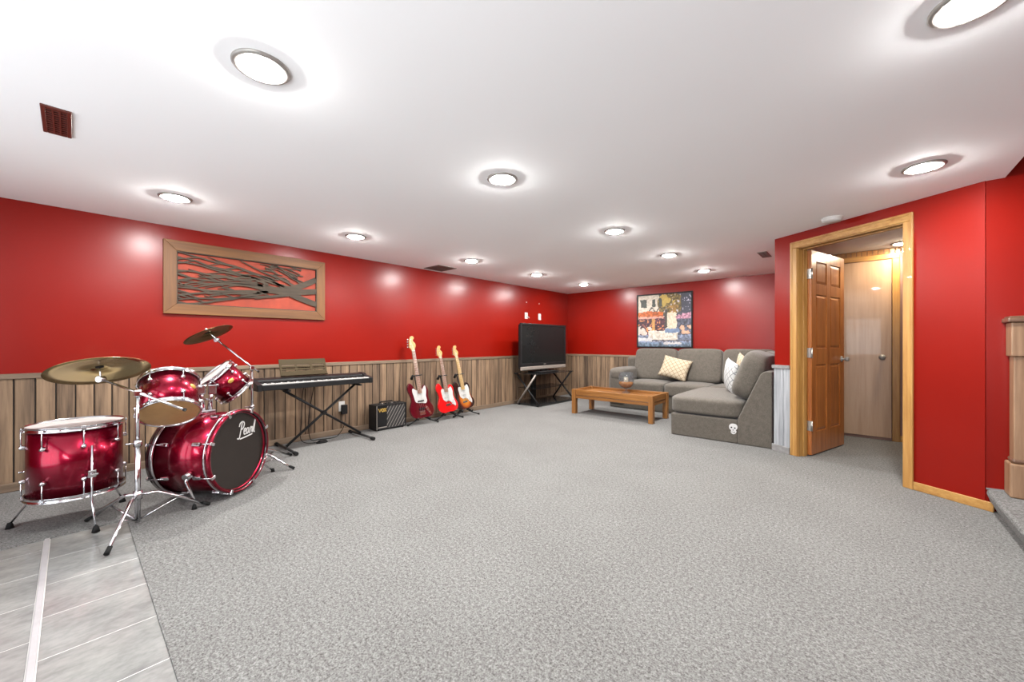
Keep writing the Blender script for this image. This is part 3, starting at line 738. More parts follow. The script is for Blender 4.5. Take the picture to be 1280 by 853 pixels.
cols = np.ones((N*N, 4, 4), dtype=np.float32); cols[:, :, :3] = 0.55*lin.reshape(N*N, 1, 3)
ca.data.foreach_set('color', cols.ravel())
o = bpy.data.objects.new('canvas', me); COL.objects.link(o); o.parent = pt
MB().box((-cw, -0.025, f), (cw, -0.004, phh-f)).build('backing', 'black_plastic', pt)

# ------------------------------------------------------------------ drum kit
def drum(name, label, bottom, axis, xh, Rr, L, lugs, top_head, bot_head, hoop='chrome', hoop_h=0.026, group=None, lug_phase=0.3, cat='drum', badge=True):
    rot = frame_from(axis, xh)
    e = empty(name, bottom, rot.to_euler(), label, cat, group)
    MB().lathe([(Rr, 0.004), (Rr, L-0.004), (Rr-0.008, L-0.004), (Rr-0.008, 0.004)], 56, closed=True).build('shell', 'drum_lacquer', e)
    for nm, z, s, mat in (('batter_head', L, 1, top_head), ('resonant_head', 0, -1, bot_head)):
        MB().lathe([(Rr+0.004, z-s*0.004), (Rr+0.004, z+s*0.003), (Rr-0.004, z+s*0.004), (Rr*0.6, z+s*0.0035), (0.0005, z+s*0.0035)], 56).build(nm, mat, e)
    for z0, z1 in ((L-hoop_h+0.010, L+0.012), (-0.012, hoop_h-0.010)):
        MB().lathe([(Rr+0.006, z0), (Rr+0.012, z0), (Rr+0.012, z0+0.003), (Rr+0.0085, z0+0.005), (Rr+0.0085, z1-0.004), (Rr+0.012, z1-0.002), (Rr+0.010, z1), (Rr+0.006, z1)], 56, closed=True).build('hoop', hoop, e)
    for k_ in range(lugs):
        a = lug_phase + 2*math.pi*k_/lugs; c, s = math.cos(a), math.sin(a)
        for zz, sg in ((L*0.74, 1), (L*0.26, -1)):
            M4 = Matrix.Translation((c*(Rr+0.001), s*(Rr+0.001), zz)) @ Matrix.Rotation(a, 4, 'Z')
            lg = MB().lathe([(0.0005, 0.022), (0.010, 0.020), (0.013, 0.010), (0.013, 0.0)], 10, M4 @ Matrix.Rotation(R(90), 4, 'Y')).build('lug', 'chrome', e)
            MB().tube([(c*(Rr+0.014), s*(Rr+0.014), zz), (c*(Rr+0.014), s*(Rr+0.014), L+0.008 if sg > 0 else -0.008)], 0.0035, 6).build('tension_rod', 'chrome', lg)
            MB().box((-0.006, -0.010, -0.006), (0.006, 0.010, 0.006), Matrix.Translation((c*(Rr+0.013), s*(Rr+0.013), (L-0.006) if sg > 0 else 0.006)) @ Matrix.Rotation(a, 4, 'Z')).build('hoop_ear', 'chrome', lg)
    return e, rot

# floor tom
FTC = Vector((1.1216, 0.0215, 0.205))
e, _ = drum('floor_tom', 'burgundy floor tom on three chrome legs at far left', FTC, (0, 0, 1), (1, 0, 0), 0.205, 0.408, 8, 'drumhead_white', 'drumhead_white', lug_phase=0.12)
for fx, fy in ((0.953, -0.248), (1.400, 0.094), (0.905, 0.235)):
    dv = Vector((fx-FTC.x, fy-FTC.y, 0)); dn = dv.normalized(); p0 = dn*0.232
    lg = MB().tube([p0+Vector((0, 0, 0.30)), p0+Vector((0, 0, 0.02)), p0+Vector((0, 0, -0.045)), p0+dn*0.02+Vector((0, 0, -0.085)), Vector((dv.x, dv.y, -0.18))], 0.0055, 8).build('leg', 'chrome', e)
    MB().lathe([(0.0005, 0.034), (0.010, 0.034), (0.015, 0.018), (0.019, 0.0), (0.0005, 0.0)], 14, Matrix.Translation((dv.x, dv.y, -0.204))).build('rubber_foot', 'black_rubber', lg)
    M4 = Matrix.Translation((dn.x*0.22, dn.y*0.22, 0.13)) @ Matrix.Rotation(math.atan2(dn.y, dn.x), 4, 'Z')
    br = MB().box((-0.014, -0.018, -0.022), (0.02, 0.018, 0.022), M4).build('leg_bracket', 'chrome', e, bevel=0.004)
    MB().tube([M4 @ Vector((0.02, 0, 0)), M4 @ Vector((0.045, 0, 0))], 0.006, 8).build('wing_bolt', 'chrome', br)
    MB().box((0.040, -0.018, -0.005), (0.047, 0.018, 0.005), M4).build('wing_nut', 'chrome', br, bevel=0.002)

# bass drum
BA = R(39.36); BT = R(1.5)
bn = Vector((math.cos(BA)*math.cos(BT), math.sin(BA)*math.cos(BT), math.sin(BT)))
be = Vector((-math.sin(BA), math.cos(BA), 0)); BR, BL = 0.283, 0.445
brot = frame_from(bn, be)
BC = Vector((1.337, 0.839, 0.3195))                  # front centre
bd = empty('bass_drum', BC - bn*BL, brot.to_euler(), 'burgundy bass drum with black front head lettered Pearl', 'drum')
MB().lathe([(BR, 0.02), (BR, BL-0.02), (BR-0.008, BL-0.02), (BR-0.008, 0.02)], 72, closed=True).build('shell', 'drum_lacquer', bd)
for z0, z1 in ((BL-0.040, BL), (0.0, 0.040)):
    hp = MB().lathe([(BR+0.004, z0), (BR+0.016, z0), (BR+0.016, z1), (BR+0.004, z1)], 72, closed=True).build('hoop', 'drum_lacquer' if z0 > 0.1 else 'hoop_black', bd)
    ed = z0-0.001 if z0 > 0.1 else z1+0.001
    MB().lathe([(BR+0.003, ed-0.005), (BR+0.019, ed-0.005), (BR+0.019, ed+0.005), (BR+0.003, ed+0.005)], 72, closed=True).build('metal_inlay', 'chrome', hp)
MB().lathe([(BR+0.003, BL-0.034), (BR-0.006, BL-0.030), (BR-0.02, BL-0.032), (0.0005, BL-0.032)], 72).build('front_head', 'drumhead_black', bd)
MB().lathe([(BR+0.0015, BL-0.036), (BR+0.0038, BL-0.036), (BR+0.0038, BL-0.001), (BR+0.0015, BL-0.001)], 72, closed=True).build('hoop_lining', 'hoop_black', bd)
MB().lathe([(BR+0.004, 0.012), (BR+0.002, 0.004), (BR-0.02, 0.008), (0.0005, 0.008)], 72).build('rear_head', 'drumhead_white', bd)
for k_ in range(8):
    a = 2*math.pi*(k_+0.5)/8; c, s = math.cos(a), math.sin(a)
    for zl, zh in ((BL-0.11, BL), (0.11, 0.0)):
        M4 = Matrix.Rotation(a, 4, 'Z')
        lg = MB().box((BR, -0.013, zl-0.028), (BR+0.022, 0.013, zl+0.028), M4).build('lug', 'chrome', bd, bevel=0.006)
        MB().tube([M4 @ Vector((BR+0.022, 0, zl)), M4 @ Vector((BR+0.022, 0, zh))], 0.0035, 6).build('tension_rod', 'chrome', lg)
        sg = 1 if zh > 0.1 else -1
        MB().box((BR-0.006, -0.011, zh-0.002 if sg > 0 else zh-0.008), (BR+0.030, 0.011, zh+0.008 if sg > 0 else zh+0.002), M4).build('claw_hook', 'chrome', lg, bevel=0.003)
# spurs
inv = brot.transposed()
def blocal(p): return inv @ (Vector(p) - (BC - bn*BL))
for foot, ang in (((1.435, 0.545, 0.0), math.pi+0.3), ((0.973, 1.155, 0.0), -0.3)):
    p0 = Vector((math.cos(ang)*BR, math.sin(ang)*BR, BL*0.66)); out = Vector((math.cos(ang), math.sin(ang), 0))
    pf = blocal(foot); pk = pf + (p0-pf)*0.30
    sp_ = MB().tube([p0+out*0.03, p0+out*0.045+(pf-p0)*0.1, pk, pf+Vector((0, 0.012, 0))], [0.011, 0.011, 0.008, 0.006], 10).build('spur', 'chrome', bd)
    MB().tube([p0-out*0.006, p0+out*0.05], 0.024, 14).build('spur_bracket', 'chrome', sp_)
    up_l = inv @ Vector((0, 0, 1))
    MB().tube([pf, pf+up_l*0.03], [0.016, 0.009], 12).build('rubber_foot', 'black_rubber', sp_)
# lettering on the head
PEARL = [[(0.10, -0.05), (0.20, 0.45), (0.30, 1.0)], [(0.02, 0.72), (0.10, 0.95), (0.30, 1.05), (0.50, 0.95), (0.50, 0.70), (0.36, 0.52), (0.20, 0.48)],
         [(0.48, 0.26), (0.64, 0.30), (0.70, 0.44), (0.60, 0.50), (0.51, 0.32), (0.55, 0.08), (0.72, 0.08)],
         [(1.00, 0.44), (0.86, 0.46), (0.77, 0.24), (0.84, 0.05), (0.96, 0.20), (1.03, 0.46), (1.01, 0.14), (1.10, 0.06)],
         [(1.14, 0.06), (1.22, 0.48), (1.25, 0.40), (1.38, 0.46), (1.36, 0.14), (1.44, 0.06)],
         [(1.44, 0.06), (1.58, 0.70), (1.72, 1.12), (1.66, 0.70), (1.58, 0.10), (1.68, 0.04)],
         [(-0.14, -0.10), (0.02, -0.16), (0.10, -0.05)], [(0.14, -0.20), (0.70, -0.16), (1.42, -0.08)]]
b = MB(); sc0 = 0.100; LX = Matrix(((1, 0, 0, 0.0), (0, 0, 1, 0.0), (0, 1, 0, 0.0), (0, 0, 0, 1)))
for st_ in PEARL:
    pts = [(0.012+(p[0]+p[1]*0.10)*sc0*1.02, 0.095+p[1]*sc0) for p in spline(st_, 5, False)]
    b.ribbon(pts, 0.0085, BL-0.0318, BL-0.0305, LX)
b.build('lettering', 'white_paint_mark', bd)
# tom mount
tmw = [(1.165, 0.70)]
mt = empty('tom_mount', (1.13, 0.665, 0.60), label='chrome double tom holder on top of the bass drum', cat='drum mount')
def wtube(name, pts, r, mat='chrome', par=mt, n=10): return MB().tube(pts, r, n).build(name, mat, par, world=True)
MB().box((1.08, 0.615, 0.590), (1.18, 0.715, 0.622)).build('base_bracket', 'chrome', mt, world=True, bevel=0.008)
wtube('post', [(1.155, 0.645, 0.60), (1.165, 0.62, 0.80)], 0.016); wtube('post', [(1.105, 0.690, 0.60), (1.095, 0.705, 0.79)], 0.016)
for p in ((1.164, 0.624, 0.775), (1.096, 0.703, 0.765)):
    MB().box((p[0]-0.028, p[1]-0.028, p[2]-0.036), (p[0]+0.028, p[1]+0.028, p[2]+0.036)).build('tilter', 'chrome', mt, world=True, bevel=0.008)
wtube('tom_arm', [(1.164, 0.624, 0.775), (1.22, 0.585, 0.785), (1.262, 0.555, 0.775)], 0.010); wtube('tom_arm', [(1.096, 0.703, 0.765), (1.05, 0.735, 0.78), (1.00, 0.765, 0.79)], 0.010)
wtube('wing_bolt', [(1.17, 0.60, 0.69), (1.20, 0.565, 0.69)], 0.007, n=8); wtube('wing_bolt', [(1.10, 0.69, 0.69), (1.07, 0.66, 0.69)], 0.007, n=8)

ax1 = Vector((-0.624, 0.08, 0.777)).normalized()
t1e, rot1 = drum('rack_tom', 'wide burgundy rack tom tilted to show its amber lower head', Vector((1.397, 0.424, 0.660)), ax1, (0.77, 0.08, 0.62), 0.152, 0.243, 6, 'drumhead_white', 'drumhead_amber', group='rack toms', lug_phase=0.25)
ax2 = Vector((0.0, -0.688, 0.725)).normalized()
t2e, rot2 = drum('rack_tom', 'steeply tilted burgundy rack tom beside the crash cymbal stand', Vector((0.92, 0.904, 0.724)), ax2, (1, 0, 0), 0.128, 0.208, 6, 'drumhead_white', 'drumhead_white', group='rack toms', lug_phase=0.55)
for e_, Rr, a, L_ in ((t1e, 0.152, 0.72, 0.243), (t2e, 0.128, 0.12, 0.208)):
    M4 = Matrix.Rotation(a, 4, 'Z')
    MB().lathe([(0.0005, 0.003), (0.014, 0.003), (0.016, 0.0)], 18, M4 @ Matrix.Translation((Rr+0.0005, 0, L_*0.55)) @ Matrix.Rotation(R(90), 4, 'Y') @ Matrix.Diagonal((1, 1.5, 1, 1))).build('badge', 'gold_paint', e_)

# cymbals and stands
def cymbal(name, label, c, n_, Rr, mat='cymbal_brass'):
    rot = frame_from(n_, (1, 0.2, 0)); e = empty(name, c, rot.to_euler(), label, 'cymbal', 'cymbals')
    t = 0.0015; hgt = Rr*0.16
    prof = [(0.006, hgt), (Rr*0.10, hgt*0.96), (Rr*0.18, hgt*0.72), (Rr*0.21, hgt*0.52), (Rr*0.5, hgt*0.36), (Rr*0.8, hgt*0.14), (Rr, 0.0)]
    MB().lathe(prof + [(r_, z_-t) for r_, z_ in reversed(prof)], 64, closed=True).build('plate', mat, e)
    MB().lathe([(0.004, hgt+0.001), (0.018, hgt+0.001), (0.018, hgt+0.012), (0.004, hgt+0.012)], 16, closed=True).build('felt', 'black_rubber', e)
    MB().lathe([(0.004, hgt-0.012), (0.019, hgt-0.012), (0.019, hgt-0.003), (0.004, hgt-0.003)], 16, closed=True).build('felt', 'black_rubber', e)
    nut = MB().tube([(0, 0, hgt+0.012), (0, 0, hgt+0.028)], 0.007, 10).build('wing_nut', 'chrome', e)
    MB().box((-0.016, -0.003, hgt+0.014), (0.016, 0.003, hgt+0.026)).build('wing', 'chrome', nut, bevel=0.002)
    return e, rot @ Vector((0, 0, 1))
C1 = Vector((1.30, 0.114, 0.943)); N1 = Vector((-0.39, -0.065, 0.917)).normalized()
cymbal('cymbal', 'large shiny brass cymbal in front, above the floor tom', C1, N1, 0.231)
C2 = Vector((0.715, 0.758, 1.186)); N2 = Vector((-0.304, -0.353, 0.885)).normalized()
cymbal('cymbal', 'smaller dark bronze cymbal against the red wall, behind the toms', C2, N2, 0.178, 'dark_brass')
def boom_stand(base, clamp_z, feet, pivot, boom_end, cc, cn, Rc, label, hub_z):
    bx, by = base
    e = empty('cymbal_stand', (bx, by, 0), label=label, cat='stand', group='chrome boom cymbal stands')
    T = lambda name, pts, r, mat='chrome', par=e, n=12: MB().tube([Vector(p) for p in pts], r, n).build(name, mat, par, world=True)
    T('lower_tube', [(bx, by, 0.02), (bx, by, clamp_z*0.62)], 0.0135); T('upper_tube', [(bx, by, clamp_z*0.60), (bx, by, clamp_z)], 0.0095)
    cl = MB().lathe([(0.0135, -0.02), (0.020, -0.02), (0.020, 0.02), (0.010, 0.02)], 16, Matrix.Translation((bx, by, clamp_z*0.62))).build('tube_clamp', 'chrome', e, world=True)
    T('wing_bolt', [(bx, by-0.02, clamp_z*0.62), (bx-0.01, by-0.055, clamp_z*0.62)], 0.005, par=cl, n=8)
    MB().lathe([(0.0135, -0.025), (0.022, -0.025), (0.022, 0.025), (0.0135, 0.025)], 16, Matrix.Translation((bx, by, hub_z))).build('leg_collar', 'chrome', e, world=True)
    for fx, fy in feet:
        d_ = Vector((fx-bx, fy-by, 0)); L_ = d_.length; d_ = d_/L_
        k1 = Vector((bx, by, hub_z)) + d_*0.02; k2 = Vector((bx, by, 0)) + d_*(L_*0.55) + Vector((0, 0, hub_z*0.62)); k3 = Vector((fx, fy, 0.02)) - d_*0.03
        lg = T('leg', [k1, Vector((bx, by, 0)) + d_*(L_*0.25) + Vector((0, 0, hub_z*0.96)), k2, k3], [0.009, 0.010, 0.010, 0.008], n=8)
        T('brace', [Vector((bx, by, 0.035)) + d_*0.013, k2], 0.006, par=lg, n=6)
        T('rubber_foot', [k3 - d_*0.01 + Vector((0, 0, 0.012)), Vector((fx, fy, 0.011))], [0.011, 0.012], 'black_rubber', lg)
    hgt = Rc*0.16; top = cc + cn*(hgt+0.03); piv = Vector(pivot)
    bm_ = T('boom', [piv, Vector((bx, by, clamp_z)), Vector(boom_end)], 0.0075, n=10)
    T('boom_tip', [Vector(boom_end) - (Vector(boom_end)-Vector((bx, by, clamp_z))).normalized()*0.012, Vector(boom_end)], 0.010, 'black_rubber', bm_)
    tl = MB().tube([piv + Vector((0.012, -0.012, 0)), piv + Vector((-0.012, 0.012, 0))], 0.018, 14).build('tilter', 'chrome', e, world=True)
    T('cymbal_rod', [piv, top], 0.004, par=tl, n=8)
    MB().box((bx-0.018, by-0.018, clamp_z-0.024), (bx+0.018, by+0.018, clamp_z+0.016)).build('boom_clamp', 'chrome', e, world=True, bevel=0.006)
P1 = C1 - N1*0.052 + Vector((0.0, 0, 0))
boom_stand((1.471, 0.267), 0.812, ((1.832, 0.119), (1.174, 0.060), (1.435, 0.627)), P1, (1.671, 0.464, 0.702), C1, N1, 0.231, 'chrome boom cymbal stand in front of the bass drum', 0.185)
P2 = C2 - N2*0.05 + Vector((0.02, 0.03, 0.0))
clampz2 = 0.905
boom_stand((0.814, 1.041), clampz2, ((0.57, 1.44), (1.05, 1.30), (0.62, 0.72)), P2, (0.814+(0.814-P2.x)*0.18, 1.041+(1.041-P2.y)*0.22, clampz2+(clampz2-P2.z)*0.18), C2, N2, 0.178, 'chrome boom stand behind the bass drum carrying the dark cymbal', 0.17)

# ------------------------------------------------------------------ keyboard on X stand
KY0, KY1 = 1.165, 2.345
kb = empty('digital_piano', (0.34, (KY0+KY1)/2, 0.65), label='black digital piano with one row of white keys on X stand', cat='keyboard')
W = dict(par=kb)
prof = [(0.505, 0.655), (0.505, 0.705), (0.498, 0.712), (0.465, 0.712), (0.465, 0.690), (0.355, 0.690), (0.355, 0.735), (0.34, 0.750), (0.25, 0.762), (0.24, 0.755), (0.24, 0.655)]
MB().prism(prof, KY0+0.045, KY1-0.045).build('body', 'black_plastic', kb, world=True, bevel=0.003, seg=1)
pe = [(0.51, 0.652), (0.51, 0.716), (0.36, 0.742), (0.34, 0.756), (0.245, 0.768), (0.235, 0.758), (0.235, 0.652)]
for y0, y1 in ((KY0, KY0+0.045), (KY1-0.045, KY1)): MB().prism(pe, y0, y1).build('end_cheek', 'black_plastic', kb, world=True, bevel=0.004)
b = MB(); n = 52; w = (KY1-KY0-0.092)/n
for i in range(n):
    y = KY0+0.046+i*w; b.box((0.358, y+0.0006, 0.690), (0.500, y+w-0.0006, 0.7185))
o = b.build('white_keys', 'white_plastic', kb, world=True); o['kind'] = 'stuff'
b = MB()
for i in range(n-1):
    if i % 7 not in (1, 4): 
        y = KY0+0.046+(i+1)*w; b.box((0.358, y-0.0055, 0.7185), (0.450, y+0.0055, 0.730))
o = b.build('black_keys', 'black_plastic', kb, world=True); o['kind'] = 'stuff'
MB().box((0.30, 1.55, 0.753), (0.335, 1.72, 0.757)).build('display', 'tv_screen', kb, world=True)
mr = MB(); my0, my1 = 1.44, 1.915
M4 = Matrix.Translation((0.275, 0, 0.764)) @ Matrix.Rotation(R(-22), 4, 'Y')
for z0, z1 in ((0.0, 0.055), (0.067, 0.085), (0.097, 0.115), (0.127, 0.19)): mr.box((0, my0, z0), (0.008, my1, z1), M4)
for y in (my0, my0+0.15, my1-0.17, my1-0.02): mr.box((0.0005, y, 0.05), (0.0075, y+0.02, 0.13), M4)
mr.box((0.008, my0, 0.0), (0.03, my1, 0.006), M4)
mrest = mr.build('music_rest', 'music_rest', kb, world=True)
ks = empty('keyboard_stand', (0.32, 1.88, 0), label='black folding X stand under the digital piano', cat='stand')
KX = 0.33
def kt(name, pts, r, mat='black_metal', par=ks, n=10): return MB().tube(pts, r, n).build(name, mat, par, world=True)
kt('strut', [(KX-0.014, 1.45, 0.628), (KX-0.014, 2.29, 0.045)], 0.0135); kt('strut', [(KX+0.014, 2.20, 0.628), (KX+0.014, 1.47, 0.045)], 0.0135)
kt('pivot', [(KX-0.035, 1.853, 0.345), (KX+0.04, 1.853, 0.345)], 0.022)
for y in (1.47, 2.29):
    bb = kt('base_bar', [(0.07, y, 0.026), (0.60, y, 0.026)], 0.013)
    for x in (0.07, 0.60): MB().tube([(x-0.028, y, 0.022), (x+0.028, y, 0.022)], 0.019, 12).build('rubber_foot', 'black_rubber', bb, world=True)
for y in (1.45, 2.20):
    tb = kt('top_bar', [(0.19, y, 0.637), (0.50, y, 0.637)], 0.0125)
e = empty('sustain_pedal', (0.27, 1.86, 0), label='small black sustain pedal on the carpet under the piano', cat='pedal')
MB().lathe([(0.0005, 0.022), (0.035, 0.020), (0.046, 0.010), (0.046, 0.0), (0.0005, 0.0)], 24, Matrix.Diagonal((1, 1.35, 1, 1))).build('base', 'black_rubber', e)
MB().box((-0.018, -0.03, 0.018), (0.018, 0.045, 0.030)).build('treadle', 'black_metal', e, bevel=0.006)
def cable(pts, r, label, mat='black_rubber'):
    P = [Vector(p) for p in pts]; out = []
    for i in range(len(P)-1):
        p0, p1, p2, p3 = P[max(i-1, 0)], P[i], P[i+1], P[min(i+2, len(P)-1)]
        for k_ in range(6):
            t = k_/6; out.append(0.5*((2*p1)+(p2-p0)*t+(2*p0-5*p1+4*p2-p3)*t*t+(3*p1-p0-3*p2+p3)*t**3))
    out.append(P[-1]); o = MB().tube(out, r, 6).build('cable', mat); tag(o, label, 'cable', 'black cables under the piano'); return o
cable([(0.236, 1.70, 0.70), (0.15, 1.70, 0.55), (0.14, 1.69, 0.25), (0.15, 1.68, 0.06), (0.20, 1.72, 0.010), (0.25, 1.80, 0.008)], 0.004, 'thin black pedal cable hanging down behind the piano')
cable([(0.066, 2.22, 0.25), (0.09, 2.20, 0.12), (0.10, 2.12, 0.012), (0.16, 2.02, 0.006), (0.12, 1.90, 0.006), (0.10, 1.80, 0.03), (0.12, 1.78, 0.30), (0.234, 1.80, 0.70)], 0.004, 'thin black power cable running from the low outlet across carpet')

# ------------------------------------------------------------------ guitar amplifier
am = empty('guitar_amplifier', (0.13, 2.757, 0), label='small black combo amplifier with diagonal grille cloth and gold VOX logo', cat='amplifier')
ax0, ax1_, ay0, ay1, az1 = 0.045, 0.235, 2.54, 2.975, 0.325
b = MB(); t = 0.016
b.box((ax0, ay0, 0.012), (ax1_, ay0+t, az1)); b.box((ax0, ay1-t, 0.012), (ax1_, ay1, az1)); b.box((ax0, ay0+t, 0.012), (ax1_, ay1-t, 0.012+t)); b.box((ax0, ay0+t, az1-t), (ax1_, ay1-t, az1)); b.box((ax0, ay0+t, 0.012+t), (ax0+0.02, ay1-t, az1-t))
b.build('cabinet', 'black_plastic', am, world=True, bevel=0.004)
MB().box((ax1_-0.03, ay0+0.155, 0.012+t), (ax1_-0.008, ay1-t, az1-t)).build('grille', 'amp_grille', am, world=True)
MB().box((ax1_-0.03, ay0+t, 0.012+t), (ax1_-0.010, ay0+0.155, az1-t)).build('front_plate', 'black_plastic', am, world=True)
b = MB()
b.box((ax1_-0.002, ay0+0.004, 0.016), (ax1_+0.002, ay0+0.010, az1-0.004))
b.build('edge_trim', 'silver_paint', am, world=True)
MB().box((ax1_-0.012, ay0+0.03, 0.034), (ax1_-0.007, ay0+0.15, 0.046)).build('label_strip', 'silver_paint', am, world=True)
VOX = [[(0.0, 1.0), (0.38, 0.0), (0.78, 1.0)], [(0.98, 0.5), (1.05, 0.82), (1.30, 0.98), (1.55, 0.82), (1.62, 0.5), (1.55, 0.18), (1.30, 0.02), (1.05, 0.18), (0.98, 0.5)], [(1.78, 1.0), (2.42, 0.0)], [(2.42, 1.0), (1.78, 0.0)]]
b = MB(); LX = Matrix(((0, 1, 0, 0), (1, 0, 0, 0), (0, 0, 1, 0), (0, 0, 0, 1)))
for st_ in VOX: b.ribbon([(ay0+0.036+p[0]*0.044, 0.238+p[1]*0.042) for p in st_], 0.012, ax1_-0.0095, ax1_-0.0055, LX)
b.build('logo', 'gold_paint', am, world=True)
MB().box((ax0+0.05, ay0+0.05, az1), (ax1_-0.03, ay1-0.05, az1+0.003)).build('control_panel', 'black_metal', am, world=True)
for i in range(7):
    y = ay0+0.08+i*0.045; MB().tube([(0.165, y, az1+0.003), (0.165, y, az1+0.016)], 0.009, 10).build('knob', 'silver_paint' if i % 3 == 1 else 'black_plastic', am, world=True)
MB().tube([(0.10, ay0+0.12, az1), (0.10, ay0+0.135, az1+0.022), (0.10, ay1-0.135, az1+0.022), (0.10, ay1-0.12, az1)], 0.009, 8).build('handle', 'black_rubber', am, world=True)
for y in (ay0+0.04, ay1-0.04):
    for x in (ax0+0.03, ax1_-0.03): MB().tube([(x, y, 0), (x, y, 0.014)], 0.014, 10).build('rubber_foot', 'black_rubber', am, world=True)

# ------------------------------------------------------------------ guitars
BODY = [(0.0, 0.004), (-0.07, 0.0), (-0.125, 0.02), (-0.158, 0.07), (-0.16, 0.13), (-0.137, 0.19), (-0.120, 0.235), (-0.126, 0.29), (-0.142, 0.345), (-0.140, 0.395), (-0.117, 0.436), (-0.088, 0.440), (-0.066, 0.410), (-0.050, 0.372), (-0.030, 0.350), (0.0, 0.346),
        (0.030, 0.348), (0.044, 0.358), (0.058, 0.382), (0.080, 0.398), (0.106, 0.388), (0.126, 0.352), (0.129, 0.31), (0.118, 0.265), (0.116, 0.225), (0.131, 0.175), (0.156, 0.12), (0.158, 0.065), (0.13, 0.02), (0.075, 0.0)]
GUARD = [(-0.03, 0.345), (-0.058, 0.352), (-0.075, 0.322), (-0.072, 0.26), (-0.062, 0.20), (-0.035, 0.172), (0.0, 0.165), (0.04, 0.150), (0.085, 0.095), (0.112, 0.075), (0.122, 0.11), (0.106, 0.18), (0.098, 0.235), (0.104, 0.30), (0.088, 0.362), (0.060, 0.352), (0.03, 0.345)]
BGUARD = [(-0.03, 0.345), (-0.072, 0.372), (-0.088, 0.34), (-0.080, 0.28), (-0.070, 0.21), (-0.035, 0.190), (0.02, 0.180), (0.06, 0.172), (0.086, 0.20), (0.084, 0.26), (0.098, 0.32), (0.100, 0.372), (0.085, 0.385), (0.055, 0.352), (0.03, 0.345)]
HEAD = [(-0.021, 0.0), (-0.022, 0.018), (-0.038, 0.034), (-0.040, 0.06), (-0.034, 0.10), (-0.026, 0.14), (-0.012, 0.170), (0.014, 0.176), (0.030, 0.162), (0.028, 0.142), (0.014, 0.128), (0.020, 0.108), (0.037, 0.085), (0.042, 0.058), (0.030, 0.030), (0.021, 0.014), (0.021, 0.0)]
